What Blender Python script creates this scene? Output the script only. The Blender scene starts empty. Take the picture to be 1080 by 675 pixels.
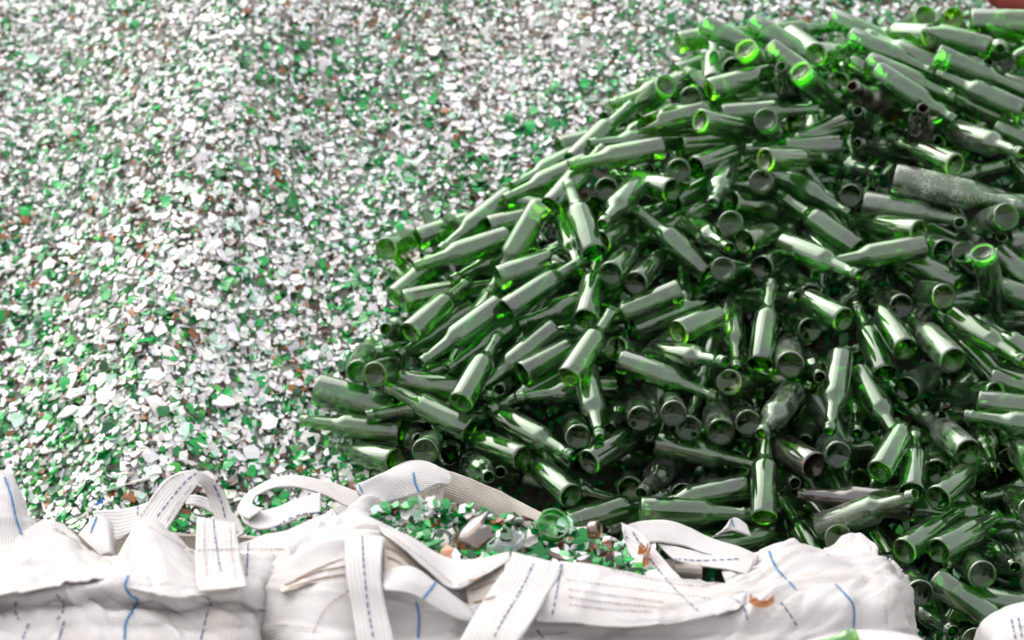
import bpy, bmesh, math, random
import numpy as np
from mathutils import Vector, Matrix, noise, Quaternion
from mathutils.bvhtree import BVHTree

sc = bpy.context.scene
# ------------------------------------------------------------------ camera
CAM_H = 2.2
PITCH = math.radians(14.0)
cam_d = bpy.data.cameras.new('camera')
cam_d.sensor_width = 36.0
cam_d.lens = 85.0
cam_d.clip_start = 0.1
cam_d.clip_end = 500.0
cam_d.dof.use_dof = True
cam_d.dof.focus_distance = 4.75
cam_d.dof.aperture_fstop = 3.3
cam = bpy.data.objects.new('camera', cam_d)
sc.collection.objects.link(cam)
cam.location = (0, 0, CAM_H)
cam.rotation_euler = (math.radians(90) - PITCH, 0, 0)
sc.camera = cam
# ------------------------------------------------------------------ sky and sun
SUN_ELEV = math.radians(46)
SUN_AZ = math.radians(-48)          # measured from +Y towards +X
world = bpy.data.worlds.new('World')
sc.world = world
world.use_nodes = True
wn, wl = world.node_tree.nodes, world.node_tree.links
wn.clear()
w_out = wn.new('ShaderNodeOutputWorld')
w_bg = wn.new('ShaderNodeBackground')
w_sky = wn.new('ShaderNodeTexSky')
w_sky.sky_type = 'NISHITA'
w_sky.sun_disc = False
w_sky.sun_elevation = SUN_ELEV
w_sky.sun_rotation = SUN_AZ
w_sky.dust_density = 6.0
w_sky.air_density = 1.6
w_hs = wn.new('ShaderNodeHueSaturation')
w_hs.inputs['Saturation'].default_value = 0.3
w_bg.inputs['Strength'].default_value = 0.12
wl.new(w_sky.outputs[0], w_hs.inputs['Color'])
w_mix = wn.new('ShaderNodeMix'); w_mix.data_type = 'RGBA'      # thin even cloud over the whole sky
w_mix.inputs['Factor'].default_value = 0.6
w_mix.inputs['B'].default_value = (5.0, 4.9, 5.1, 1)
wl.new(w_hs.outputs[0], w_mix.inputs['A'])
wl.new(w_mix.outputs['Result'], w_bg.inputs['Color'])
wl.new(w_bg.outputs[0], w_out.inputs['Surface'])
sun_d = bpy.data.lights.new('sun', 'SUN')
sun_d.energy = 1.1
sun_d.angle = math.radians(80)
sun_d.color = (1.0, 0.97, 0.95)
sun = bpy.data.objects.new('sun', sun_d)
sc.collection.objects.link(sun)
sdir = Vector((math.sin(SUN_AZ) * math.cos(SUN_ELEV), math.cos(SUN_AZ) * math.cos(SUN_ELEV), math.sin(SUN_ELEV)))
sun.rotation_euler = sdir.to_track_quat('Z', 'Y').to_euler()
# ------------------------------------------------------------------ exposure
sc.view_settings.view_transform = 'Standard'
sc.view_settings.look = 'None'
sc.view_settings.gamma = 1.0
sc.view_settings.exposure = 1.35
sc.view_settings.use_curve_mapping = False
sc.render.engine = 'CYCLES'
sc.cycles.use_denoising = True
sc.cycles.use_adaptive_sampling = True
sc.cycles.adaptive_threshold = 0.03
sc.cycles.max_bounces = 7
sc.cycles.transmission_bounces = 6
sc.cycles.glossy_bounces = 5
sc.cycles.diffuse_bounces = 3
sc.cycles.transparent_max_bounces = 6
sc.cycles.caustics_refractive = True
sc.cycles.caustics_reflective = True
sc.cycles.sample_clamp_indirect = 6.0

rnd = random.Random(5)
rng = np.random.default_rng(5)
COL = sc.collection.objects

# ------------------------------------------------------------------ helpers
FPX = 2550.0
CP, SP = math.cos(PITCH), math.sin(PITCH)


def at(px, py, Y):
    """A point of the place seen at photo pixel (px, py) standing Y metres ahead."""
    u = (px - 540.0) / FPX
    v = -(py - 337.5) / FPX
    dy, dz = CP + v * SP, -SP + v * CP
    s = Y / dy
    return Vector((u * s, Y, CAM_H + dz * s))


def to_px(p):
    d = Vector(p) - Vector((0, 0, CAM_H))
    f = d.y * CP - d.z * SP
    return 540 + d.x / f * FPX, 337.5 - (d.y * SP + d.z * CP) / f * FPX, f


def tag(o, label=None, category=None, group=None, kind=None):
    if label: o['label'] = label
    if category: o['category'] = category
    if group: o['group'] = group
    if kind: o['kind'] = kind
    return o


def add(name, mesh, mat=None, parent=None):
    o = bpy.data.objects.new(name, mesh)
    COL.link(o)
    if mat is not None and len(mesh.materials) == 0:
        mesh.materials.append(mat)
    if parent is not None:
        o.parent = parent
        o.matrix_parent_inverse = Matrix.Translation(-parent.location)
    return o


def empty(name, loc):
    o = bpy.data.objects.new(name, None)
    COL.link(o)
    o.location = loc
    o.empty_display_size = 0.1
    return o


def pymesh(name, verts, faces, smooth=True):
    m = bpy.data.meshes.new(name)
    m.from_pydata([tuple(v) for v in verts], [], faces)
    if smooth:
        m.polygons.foreach_set('use_smooth', [True] * len(m.polygons))
    m.update()
    return m


def new_mat(name):
    m = bpy.data.materials.new(name)
    m.use_nodes = True
    nt = m.node_tree
    return m, nt.nodes, nt.links, nt.nodes['Principled BSDF']


# ------------------------------------------------------------------ materials
def glass(name, c1, c2, rough, dust, *rest, **kw):
    outer = glass_one(name, c1, c2, rough, dust, *rest, **kw)
    INNER[name] = glass_one(name + '_inside', c1, c2, rough * 0.6, 0.0, coat=0.0)
    return outer


INNER = {}


def glass_one(name, c1, c2, rough, dust, dust_col=(0.50, 0.52, 0.46), speck=0.0, ior=1.5, coat=1.0):
    """Bottle glass: tinted, a little etched, with a patchy film of dust and lime."""
    m, n, l, p = new_mat(name)
    tc = n.new('ShaderNodeTexCoord')
    oi = n.new('ShaderNodeObjectInfo')
    mixc = n.new('ShaderNodeMix'); mixc.data_type = 'RGBA'
    mixc.inputs['A'].default_value = (*c1, 1); mixc.inputs['B'].default_value = (*c2, 1)
    l.new(oi.outputs['Random'], mixc.inputs['Factor'])
    l.new(mixc.outputs['Result'], p.inputs['Base Color'])
    p.inputs['Transmission Weight'].default_value = 1.0
    p.inputs['IOR'].default_value = ior
    p.inputs['Coat Weight'].default_value = coat
    p.inputs['Coat IOR'].default_value = 1.85
    p.inputs['Coat Tint'].default_value = (0.70, 1.0, 0.60, 1) if c1[1] > c1[0] and coat and c1[1] < 0.8 else (1, 1, 1, 1)
    p.inputs['Coat Roughness'].default_value = 0.08 + rough
    off = n.new('ShaderNodeVectorMath'); off.operation = 'ADD'
    sca = n.new('ShaderNodeMath'); sca.operation = 'MULTIPLY'; sca.inputs[1].default_value = 37.0
    l.new(oi.outputs['Random'], sca.inputs[0])
    l.new(tc.outputs['Object'], off.inputs[0]); l.new(sca.outputs[0], off.inputs[1])
    nz = n.new('ShaderNodeTexNoise'); nz.inputs['Scale'].default_value = 22.0; nz.inputs['Detail'].default_value = 7.0
    nz.inputs['Roughness'].default_value = 0.65
    l.new(off.outputs[0], nz.inputs['Vector'])
    mr = n.new('ShaderNodeMapRange')
    mr.inputs['From Min'].default_value = 0.38; mr.inputs['From Max'].default_value = 0.72
    mr.inputs['To Min'].default_value = rough * 0.55; mr.inputs['To Max'].default_value = rough * 1.7
    l.new(nz.outputs['Fac'], mr.inputs['Value'])
    l.new(mr.outputs['Result'], p.inputs['Roughness'])
    # dust film
    dif = n.new('ShaderNodeBsdfDiffuse'); dif.inputs['Color'].default_value = (*dust_col, 1)
    md = n.new('ShaderNodeMapRange')
    md.inputs['From Min'].default_value = 0.40; md.inputs['From Max'].default_value = 0.75
    md.inputs['To Min'].default_value = dust * 0.15; md.inputs['To Max'].default_value = dust * 3.0
    l.new(nz.outputs['Fac'], md.inputs['Value'])
    fac = md.outputs['Result']
    if speck:
        nz2 = n.new('ShaderNodeTexNoise'); nz2.inputs['Scale'].default_value = 190.0; nz2.inputs['Detail'].default_value = 3.0
        l.new(off.outputs[0], nz2.inputs['Vector'])
        ms = n.new('ShaderNodeMapRange')
        ms.inputs['From Min'].default_value = 0.50; ms.inputs['From Max'].default_value = 0.62
        ms.inputs['To Max'].default_value = speck
        l.new(nz2.outputs['Fac'], ms.inputs['Value'])
        ad = n.new('ShaderNodeMath'); ad.operation = 'ADD'; ad.use_clamp = True
        mp = n.new('ShaderNodeMapRange'); mp.inputs['From Min'].default_value = 0.42; mp.inputs['From Max'].default_value = 0.62
        l.new(nz.outputs['Fac'], mp.inputs['Value'])
        mu = n.new('ShaderNodeMath'); mu.operation = 'MULTIPLY'
        l.new(ms.outputs['Result'], mu.inputs[0]); l.new(mp.outputs['Result'], mu.inputs[1])
        l.new(fac, ad.inputs[0]); l.new(mu.outputs[0], ad.inputs[1])
        fac = ad.outputs[0]
    mx = n.new('ShaderNodeMixShader')
    l.new(fac, mx.inputs['Fac'])
    l.new(p.outputs[0], mx.inputs[1]); l.new(dif.outputs[0], mx.inputs[2])
    l.new(mx.outputs[0], n['Material Output'].inputs['Surface'])
    return m


M_GREEN = glass('green_glass', (0.07, 0.46, 0.03), (0.34, 0.60, 0.04), 0.045, 0.028, (0.44, 0.54, 0.42))
M_DARK = glass('dark_green_glass', (0.05, 0.28, 0.012), (0.10, 0.38, 0.02), 0.05, 0.02)
M_AQUA = glass('blue_green_glass', (0.22, 0.58, 0.26), (0.28, 0.60, 0.34), 0.05, 0.03, (0.5, 0.55, 0.58))
M_DUSTY = glass('dusty_green_glass', (0.16, 0.46, 0.04), (0.24, 0.52, 0.06), 0.12, 0.08, (0.48, 0.50, 0.45), 0.16)
M_CAKED = glass('caked_green_glass', (0.18, 0.52, 0.04), (0.22, 0.55, 0.05), 0.10, 0.09, (0.60, 0.60, 0.55), 0.45)
M_BROWN = glass('brown_glass', (0.22, 0.08, 0.012), (0.28, 0.10, 0.02), 0.07, 0.05, (0.50, 0.44, 0.40))


def shard_mat():
    m, n, l, p = new_mat('broken_glass')
    a = n.new('ShaderNodeAttribute'); a.attribute_name = 'tint'
    l.new(a.outputs['Color'], p.inputs['Base Color'])
    p.inputs['Roughness'].default_value = 0.16
    p.inputs['Transmission Weight'].default_value = 0.16
    p.inputs['IOR'].default_value = 1.5
    return m


M_SHARD = shard_mat()


def soil_mat(name='dark_grit', lo=(0.022, 0.020, 0.012), hi=(0.11, 0.085, 0.06)):
    m, n, l, p = new_mat(name)
    tc = n.new('ShaderNodeTexCoord')
    nz = n.new('ShaderNodeTexNoise'); nz.inputs['Scale'].default_value = 60; nz.inputs['Detail'].default_value = 8
    l.new(tc.outputs['Object'], nz.inputs['Vector'])
    r = n.new('ShaderNodeValToRGB')
    r.color_ramp.elements[0].position = 0.35; r.color_ramp.elements[0].color = (*lo, 1)
    r.color_ramp.elements[1].position = 0.7; r.color_ramp.elements[1].color = (*hi, 1)
    l.new(nz.outputs['Fac'], r.inputs['Fac'])
    l.new(r.outputs['Color'], p.inputs['Base Color'])
    p.inputs['Roughness'].default_value = 0.85
    b = n.new('ShaderNodeBump'); b.inputs['Strength'].default_value = 0.6; b.inputs['Distance'].default_value = 0.01
    l.new(nz.outputs['Fac'], b.inputs['Height']); l.new(b.outputs[0], p.inputs['Normal'])
    return m


M_SOIL = soil_mat()
M_YARD = soil_mat('dusty_concrete', (0.22, 0.21, 0.19), (0.34, 0.32, 0.30))
M_GAP_SHADE = soil_mat('painted_gap_shade', (0.010, 0.012, 0.006), (0.045, 0.042, 0.028))  # near-black colour standing in for the shade deep between the bottles
M_FINES = soil_mat('crushed_glass_fines', (0.20, 0.21, 0.15), (0.66, 0.66, 0.62))


def cloth_mat(name, col, stain, transl=0.22, wsc=(62.0, 70.0)):
    """Woven polypropylene: crossing flat tapes, slightly see-through, a little grubby."""
    m, n, l, p = new_mat(name)
    uv = n.new('ShaderNodeTexCoord')
    nz = n.new('ShaderNodeTexNoise'); nz.inputs['Scale'].default_value = 5.0; nz.inputs['Detail'].default_value = 6
    nz.inputs['Roughness'].default_value = 0.6
    l.new(uv.outputs['UV'], nz.inputs['Vector'])
    r = n.new('ShaderNodeValToRGB')
    r.color_ramp.elements[0].position = 0.50; r.color_ramp.elements[0].color = (*col, 1)
    r.color_ramp.elements[1].position = 0.78; r.color_ramp.elements[1].color = (*stain, 1)
    l.new(nz.outputs['Fac'], r.inputs['Fac'])
    # tape pattern
    def wave(direction, scale):
        w = n.new('ShaderNodeTexWave'); w.wave_type = 'BANDS'; w.bands_direction = direction
        w.inputs['Scale'].default_value = scale; w.inputs['Distortion'].default_value = 1.2
        w.inputs['Detail'].default_value = 1.0; w.inputs['Detail Scale'].default_value = 2.0
        l.new(uv.outputs['UV'], w.inputs['Vector'])
        return w
    wx, wy = wave('X', wsc[0]), wave('Y', wsc[1])
    ad = n.new('ShaderNodeMath'); ad.operation = 'ADD'
    l.new(wx.outputs['Fac'], ad.inputs[0]); l.new(wy.outputs['Fac'], ad.inputs[1])
    bmp = n.new('ShaderNodeBump'); bmp.inputs['Strength'].default_value = 0.6; bmp.inputs['Distance'].default_value = 0.0012
    l.new(ad.outputs[0], bmp.inputs['Height'])
    nz2 = n.new('ShaderNodeTexNoise'); nz2.inputs['Scale'].default_value = 14.0; nz2.inputs['Detail'].default_value = 4
    l.new(uv.outputs['UV'], nz2.inputs['Vector'])
    b2 = n.new('ShaderNodeBump'); b2.inputs['Strength'].default_value = 0.5; b2.inputs['Distance'].default_value = 0.008
    l.new(nz2.outputs['Fac'], b2.inputs['Height']); l.new(bmp.outputs[0], b2.inputs['Normal'])
    rg = n.new('ShaderNodeTexNoise'); rg.noise_type = 'RIDGED_MULTIFRACTAL'; rg.inputs['Scale'].default_value = 7.0
    rg.inputs['Detail'].default_value = 3.0; rg.inputs['Distortion'].default_value = 0.6
    l.new(uv.outputs['UV'], rg.inputs['Vector'])
    b3_ = n.new('ShaderNodeBump'); b3_.inputs['Strength'].default_value = 0.7; b3_.inputs['Distance'].default_value = 0.006
    l.new(rg.outputs['Fac'], b3_.inputs['Height']); l.new(b2.outputs[0], b3_.inputs['Normal'])
    b2 = b3_
    mul = n.new('ShaderNodeMix'); mul.data_type = 'RGBA'; mul.blend_type = 'MULTIPLY'
    mrg = n.new('ShaderNodeMapRange'); mrg.inputs['From Max'].default_value = 2.0
    mrg.inputs['To Min'].default_value = 0.84; mrg.inputs['To Max'].default_value = 1.0
    l.new(ad.outputs[0], mrg.inputs['Value'])
    mul.inputs['Factor'].default_value = 1.0
    l.new(r.outputs['Color'], mul.inputs['A']); l.new(mrg.outputs['Result'], mul.inputs['B'])
    l.new(mul.outputs['Result'], p.inputs['Base Color'])
    p.inputs['Roughness'].default_value = 0.55
    p.inputs['Specular IOR Level'].default_value = 0.3
    l.new(b2.outputs[0], p.inputs['Normal'])
    tr = n.new('ShaderNodeBsdfTranslucent')
    l.new(mul.outputs['Result'], tr.inputs['Color']); l.new(b2.outputs[0], tr.inputs['Normal'])
    mx = n.new('ShaderNodeMixShader'); mx.inputs['Fac'].default_value = transl
    l.new(p.outputs[0], mx.inputs[1]); l.new(tr.outputs[0], mx.inputs[2])
    l.new(mx.outputs[0], n['Material Output'].inputs['Surface'])
    return m


M_CLOTH = cloth_mat('white_woven_fabric', (0.70, 0.675, 0.66), (0.57, 0.51, 0.45))
M_STRAP = cloth_mat('white_webbing', (0.68, 0.655, 0.64), (0.68, 0.62, 0.55), 0.10, (42.0, 150.0))
M_LINER = cloth_mat('cream_inner_fabric', (0.74, 0.68, 0.60), (0.56, 0.46, 0.36), 0.25)


def thread_mat(name, c):
    m, n, l, p = new_mat(name)
    nz = n.new('ShaderNodeTexNoise'); nz.inputs['Scale'].default_value = 90
    tc = n.new('ShaderNodeTexCoord'); l.new(tc.outputs['Object'], nz.inputs['Vector'])
    r = n.new('ShaderNodeValToRGB')
    r.color_ramp.elements[0].color = (c[0] * .7, c[1] * .7, c[2] * .75, 1)
    r.color_ramp.elements[1].color = (min(1, c[0] * 1.35), min(1, c[1] * 1.35), min(1, c[2] * 1.25), 1)
    l.new(nz.outputs['Fac'], r.inputs['Fac']); l.new(r.outputs['Color'], p.inputs['Base Color'])
    p.inputs['Roughness'].default_value = 0.7
    return m


M_BLUE = thread_mat('blue_thread', (0.035, 0.15, 0.34))
M_NAVY = thread_mat('navy_thread', (0.045, 0.07, 0.20))
M_SEAM = thread_mat('grey_brown_thread', (0.42, 0.36, 0.34))
M_BROWNSEAM = thread_mat('brown_thread', (0.28, 0.17, 0.10))

# ------------------------------------------------------------------ terrain
def cullet_z(x, y):
    z = 0.64 + 0.70 * (y - 5.42) + 0.02 * np.sin(2.1 * x + 1.3 * y) + 0.015 * np.sin(4.7 * x - 2.2 * y + 1)
    # rounded spur and hollows left of the bottles
    z = z + 0.15 * np.exp(-((x + 0.76 - 0.12 * (y - 5.8)) / 0.23) ** 2) - 0.07 * np.exp(-((x + 1.25) / 0.2) ** 2) + 0.04 * np.exp(-((x + 0.25) / 0.15) ** 2 - ((y - 6.3) / 0.4) ** 2) * (x < 0.2)
    ridge = 1.35 + 0.58 / (1 + np.exp((x - 1.22) / 0.05))
    z = -0.05 * np.logaddexp(-z / 0.05, -ridge / 0.05)
    top = 6.62 + 0.72 / (1 + np.exp((x - 1.22) / 0.05))
    back = ridge - 0.75 * (y - top - 0.5)
    z = np.where(y > top + 0.2, np.minimum(z, back), z)
    return z


def grid_mesh(name, xs, ys, zf):
    X, Y = np.meshgrid(xs, ys)
    Z = zf(X, Y)
    v = np.stack([X, Y, Z], -1).reshape(-1, 3)
    nx, ny = len(xs), len(ys)
    f = []
    for j in range(ny - 1):
        for i in range(nx - 1):
            a = j * nx + i
            f.append((a, a + 1, a + nx + 1, a + nx))
    return pymesh(name, v, f)


g = add('ground', pymesh('ground', [(-400, -400, 0), (400, -400, 0), (400, 400, 0), (-400, 400, 0)], [(0, 1, 2, 3)], False), M_YARD)
tag(g, kind='structure')
base = add('cullet_slope', grid_mesh('cullet_slope', np.linspace(-4.5, 4.5, 130), np.linspace(4.2, 10.0, 110),
           lambda x, y: np.maximum(cullet_z(x, y) - 0.006, -0.05)), M_FINES)
tag(base, kind='structure')

# foot line of the bottle heap on the slope (plan view)
HEAP_EDGE = np.array([(2.168, 7.304), (1.468, 6.697), (1.199, 6.652), (0.930, 6.593), (0.664, 6.509), (0.493, 6.443),
    (0.348, 6.298), (0.220, 6.176), (0.048, 6.037), (-0.095, 5.937), (-0.235, 5.854), (-0.338, 5.798), (-0.353, 5.625),
    (-0.437, 5.510), (-0.481, 5.410), (-0.423, 5.288), (-0.299, 5.188), (-0.147, 5.052), (0.041, 4.934), (0.323, 4.806)])
HEAP_POLY = np.concatenate([HEAP_EDGE, [[1.2, 3.9], [2.6, 3.9], [2.6, 6.4]]])


def in_heap(x, y):
    c = np.zeros(np.shape(x), bool)
    n = len(HEAP_POLY)
    for i in range(n):
        x1, y1 = HEAP_POLY[i]; x2, y2 = HEAP_POLY[(i + 1) % n]
        c ^= ((y1 > y) != (y2 > y)) & (x < (x2 - x1) * (y - y1) / (y2 - y1 + 1e-12) + x1)
    return c


def edge_dist(x, y):
    d = np.full(np.shape(x), 9.0)
    for a, b in zip(HEAP_EDGE[:-1], HEAP_EDGE[1:]):
        ab = b - a
        t = np.clip(((x - a[0]) * ab[0] + (y - a[1]) * ab[1]) / (ab @ ab), 0, 1)
        d = np.minimum(d, np.hypot(x - a[0] - t * ab[0], y - a[1] - t * ab[1]))
    return d


# near-black sheet added inside the heap, painting shade into the gaps between bottles
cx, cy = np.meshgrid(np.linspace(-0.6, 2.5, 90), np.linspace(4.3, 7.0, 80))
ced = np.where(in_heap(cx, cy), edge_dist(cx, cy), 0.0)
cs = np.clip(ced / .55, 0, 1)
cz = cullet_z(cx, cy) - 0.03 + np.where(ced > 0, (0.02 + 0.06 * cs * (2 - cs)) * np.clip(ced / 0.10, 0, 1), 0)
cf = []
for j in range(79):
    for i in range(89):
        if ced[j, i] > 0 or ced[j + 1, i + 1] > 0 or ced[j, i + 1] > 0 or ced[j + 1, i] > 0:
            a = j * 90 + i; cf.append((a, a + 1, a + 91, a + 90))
core = add('heap_shade_sheet', pymesh('heap_shade_sheet', np.stack([cx, cy, cz], -1).reshape(-1, 3), cf), M_GAP_SHADE)
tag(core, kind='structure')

# ------------------------------------------------------------------ broken glass (cullet)
PAL = {
    'clear': ((0.85, 0.84, 0.83), 0.07), 'milky': ((0.74, 0.70, 0.65), 0.13), 'pale green': ((0.45, 0.70, 0.54), 0.12),
    'green': ((0.004, 0.29, 0.05), 0.5), 'dark green': ((0.004, 0.11, 0.03), 0.4),
    'bright green': ((0.07, 0.45, 0.06), 0.3), 'amber': ((0.26, 0.09, 0.02), 0.4),
    'dark brown': ((0.07, 0.028, 0.016), 0.35), 'blue': ((0.03, 0.14, 0.55), 0.2), 'red': ((0.32, 0.05, 0.025), 0.3)}
PNAMES = list(PAL)
PCOL = np.array([PAL[k][0] for k in PNAMES]); PVAR = np.array([PAL[k][1] for k in PNAMES])


def shard_cloud(pos, nrm, size, tint, r, K=6):
    """Curved angular flakes, every one its own irregular polygon. Returns verts, tris, per-vertex tint."""
    n = len(pos)
    ang = (np.arange(K)[None] + r.uniform(-0.38, 0.38, (n, K))) * 2 * np.pi / K + r.uniform(0, 6.28, (n, 1))
    rad = r.uniform(0.55, 1.15, (n, K)) * size[:, None]
    asp = r.uniform(0.5, 1.0, (n, 1))
    px, py = np.cos(ang) * rad, np.sin(ang) * rad * asp
    cur = r.uniform(0.5, 9.0, (n, 1)) * np.sign(r.uniform(-0.3, 1, (n, 1)))
    th = np.clip(size * 0.16, 0.0018, 0.0042)[:, None]
    zt = -cur * px * px
    top = np.stack([px, py, zt + th / 2], -1)
    bot = np.stack([px * 0.96, py * 0.96, zt - th / 2], -1)
    ctr = np.zeros((n, 1, 3)); ctr[:, 0, 2] = th[:, 0] / 2 + size * 0.01
    loc = np.concatenate([top, bot, ctr], 1)                       # n, 2K+1, 3
    # frames
    nz = nrm / np.linalg.norm(nrm, axis=1)[:, None]
    h = np.where(np.abs(nz[:, :1]) < 0.8, np.array([[1., 0, 0]]), np.array([[0, 1., 0]]))
    ux = np.cross(h, nz); ux /= np.linalg.norm(ux, axis=1)[:, None]
    uy = np.cross(nz, ux)
    V = pos[:, None] + loc[..., :1] * ux[:, None] + loc[..., 1:2] * uy[:, None] + loc[..., 2:] * nz[:, None]
    tris = []
    for k in range(K):
        k2 = (k + 1) % K
        tris += [(2 * K, k, k2), (k, K + k, K + k2), (k, K + k2, k2)]
    for k in range(1, K - 1):
        tris.append((K, K + k + 1, K + k))
    tris = np.array(tris)
    T = (tris[None] + (np.arange(n) * (2 * K + 1))[:, None, None]).reshape(-1, 3)
    C = np.repeat(tint[:, None], 2 * K + 1, 1).reshape(-1, 3)
    return V.reshape(-1, 3), T, C


def tri_mesh(name, V, T, C, K=6):
    m = bpy.data.meshes.new(name)
    m.vertices.add(len(V)); m.vertices.foreach_set('co', V.astype(np.float32).ravel())
    m.loops.add(len(T) * 3); m.loops.foreach_set('vertex_index', T.astype(np.int32).ravel())
    m.polygons.add(len(T)); m.polygons.foreach_set('loop_start', np.arange(0, len(T) * 3, 3, dtype=np.int32))
    m.update(calc_edges=True)
    m.polygons.foreach_set('use_smooth', np.zeros(len(T), dtype=bool))
    a = m.color_attributes.new('tint', 'FLOAT_COLOR', 'POINT')
    a.data.foreach_set('color', np.concatenate([C, np.ones((len(C), 1))], 1).astype(np.float32).ravel())
    m.materials.append(M_SHARD)
    return m


def patch(x, y, s, seed):
    return np.array([noise.noise(Vector((a * s, b * s, seed))) for a, b in zip(x, y)])


def pick_tints(x, y, r):
    """Colours come in drifts: clear glass everywhere, green thicker low down, brown in pockets."""
    n = len(x)
    g1 = patch(x, y, 2.2, 1.7); g2 = patch(x, y, 5.5, 8.1)
    low = np.clip((6.1 - y) / 0.9, 0, 1)
    w = np.zeros((n, len(PNAMES)))
    w[:, 0] = 0.58; w[:, 1] = 0.15; w[:, 2] = 0.08
    gg = np.clip(0.24 + 0.18 * low + 0.60 * g1 + 0.40 * g2, 0.06, 0.75)
    gg = gg + 0.5 * np.clip(1 - edge_dist(x, y) / 0.13, 0, 1)
    w[:, 3] = gg * 0.62; w[:, 4] = gg * 0.30; w[:, 5] = gg * 0.20 * low
    bb = np.clip(0.09 + 0.20 * patch(x, y, 4.0, 4.4), 0.015, 0.3)
    w[:, 6] = bb * 0.45; w[:, 7] = bb * 0.75
    w[:, 8] = 0.0004; w[:, 9] = 0.002
    w /= w.sum(1, keepdims=True)
    idx = (w.cumsum(1) < r.uniform(0, 1, (n, 1))).sum(1).clip(0, len(PNAMES) - 1)
    t = PCOL[idx] * (1 + r.uniform(-1, 1, (n, 1)) * PVAR[idx][:, None])
    t *= 1 + r.uniform(-0.05, 0.05, (n, 3))
    return idx, np.clip(t, 0.004, 0.9)


def slope_normal(x, y):
    e = 0.02
    gx = (cullet_z(x + e, y) - cullet_z(x - e, y)) / (2 * e)
    gy = (cullet_z(x, y + e) - cullet_z(x, y - e)) / (2 * e)
    n = np.stack([-gx, -gy, np.ones_like(gx)], -1)
    return n / np.linalg.norm(n, axis=1)[:, None]


def scatter(n, xr, yr, smin, smax, lift, r):
    x = r.uniform(*xr, n); y = r.uniform(*yr, n)
    ins = in_heap(x, y); ed = edge_dist(x, y)
    k = (~ins) | (ed < 0.10)
    k &= cullet_z(x, y) > 0.0
    x, y = x[k], y[k]
    m = len(x)
    sz = smin + (smax - smin) * r.beta(1.3, 3.4, m)
    sz *= np.interp(y, [5.1, 6.5], [1.12, 0.80])
    # flakes settle flatter than the slope they lie on
    nr = slope_normal(x, y) * 0.78 + np.array([[0, 0, 0.22]]) + r.normal(0, 0.27, (m, 3))
    z = cullet_z(x, y) + r.uniform(0, lift, m)
    idx, t = pick_tints(x, y, r)
    return np.stack([x, y, z], -1), nr, sz, idx, t


parts = [scatter(98000, (-1.42, 1.5), (4.75, 7.3), 0.0055, 0.0245, 0.020, rng),
         scatter(6500, (-1.42, 1.5), (4.75, 7.3), 0.013, 0.037, 0.026, rng),
         scatter(9000, (-4.2, 4.2), (4.4, 8.6), 0.012, 0.036, 0.012, rng)]
P = np.concatenate([p[0] for p in parts]); Nn = np.concatenate([p[1] for p in parts])
S = np.concatenate([p[2] for p in parts]); I = np.concatenate([p[3] for p in parts]); Tt = np.concatenate([p[4] for p in parts])
# the shards that show largest, in the clear strip just above the bags, become objects of their own
d = P - np.array([0, 0, CAM_H]); f = d[:, 1] * CP - d[:, 2] * SP
sx = 540 + d[:, 0] / f * FPX; sy = 337.5 - (d[:, 1] * SP + d[:, 2] * CP) / f * FPX
zl = P[:, 2] - cullet_z(P[:, 0], P[:, 1])
vis = (sx > 4) & (sx < 1075) & (sy > 2) & (sy < np.interp(sx, [0, 30, 100, 180, 240, 330], [500, 540, 560, 505, 520, 500])) & (sx < np.interp(sy, [40, 270, 420, 480], [730, 385, 318, 318]))
score = np.where(vis, S / f + (zl - 0.012) * 0.10, -1)
big = np.argsort(-score)[:210]
keep = np.ones(len(P), bool); keep[big] = False
V, T, C = shard_cloud(P[keep], Nn[keep], S[keep], Tt[keep], rng, K=5)
stuff = add('broken_glass', tri_mesh('broken_glass', V, T, C))
tag(stuff, 'mixed clear, green and brown broken glass covering the slope', 'broken glass', kind='stuff')
NTH = ['leftmost', 'second from left', 'third from left', 'fourth from left', 'fifth from left', 'sixth from left', 'seventh from left',
       'eighth from left', 'ninth from left', 'tenth from left', 'eleventh from left', 'twelfth from left', 'thirteenth from left', 'fourteenth from left', 'fifteenth from left', 'sixteenth from left', 'seventeenth from left', 'eighteenth from left', 'nineteenth from left', 'twentieth from left']
shard_bins = {}
for q in big:
    c = PNAMES[I[q]]
    V, T, C = shard_cloud(np.zeros((1, 3)), Nn[q:q + 1], S[q:q + 1], Tt[q:q + 1], rng, K=7)
    o = add('glass_shard', tri_mesh('glass_shard', V, T, C))
    o.location = P[q]
    yy = sy[q]; xx = sx[q]
    where = ('just above the white bags' if yy > 450 else 'low on the slope' if yy > 370 else 'halfway up the slope' if yy > 270
             else 'in the upper slope' if yy > 150 else 'near the top edge')
    side = 'at far left' if xx < 170 else 'left of centre' if xx < 330 else 'towards the bottle heap'
    sz_ = 'large ' if S[q] > 0.027 else ''
    shard_bins.setdefault((sz_ + c, where, side), []).append((xx, o))
for (c, where, side), lst in shard_bins.items():
    lst.sort(key=lambda t: t[0])
    for q, (xx, o) in enumerate(lst):
        lab = f'{c} glass shard {where}, {side}'
        if len(lst) > 1: lab += ', ' + NTH[min(q, len(NTH) - 1)]
        tag(o, lab, 'glass shard', 'broken glass shards on the slope')

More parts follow.
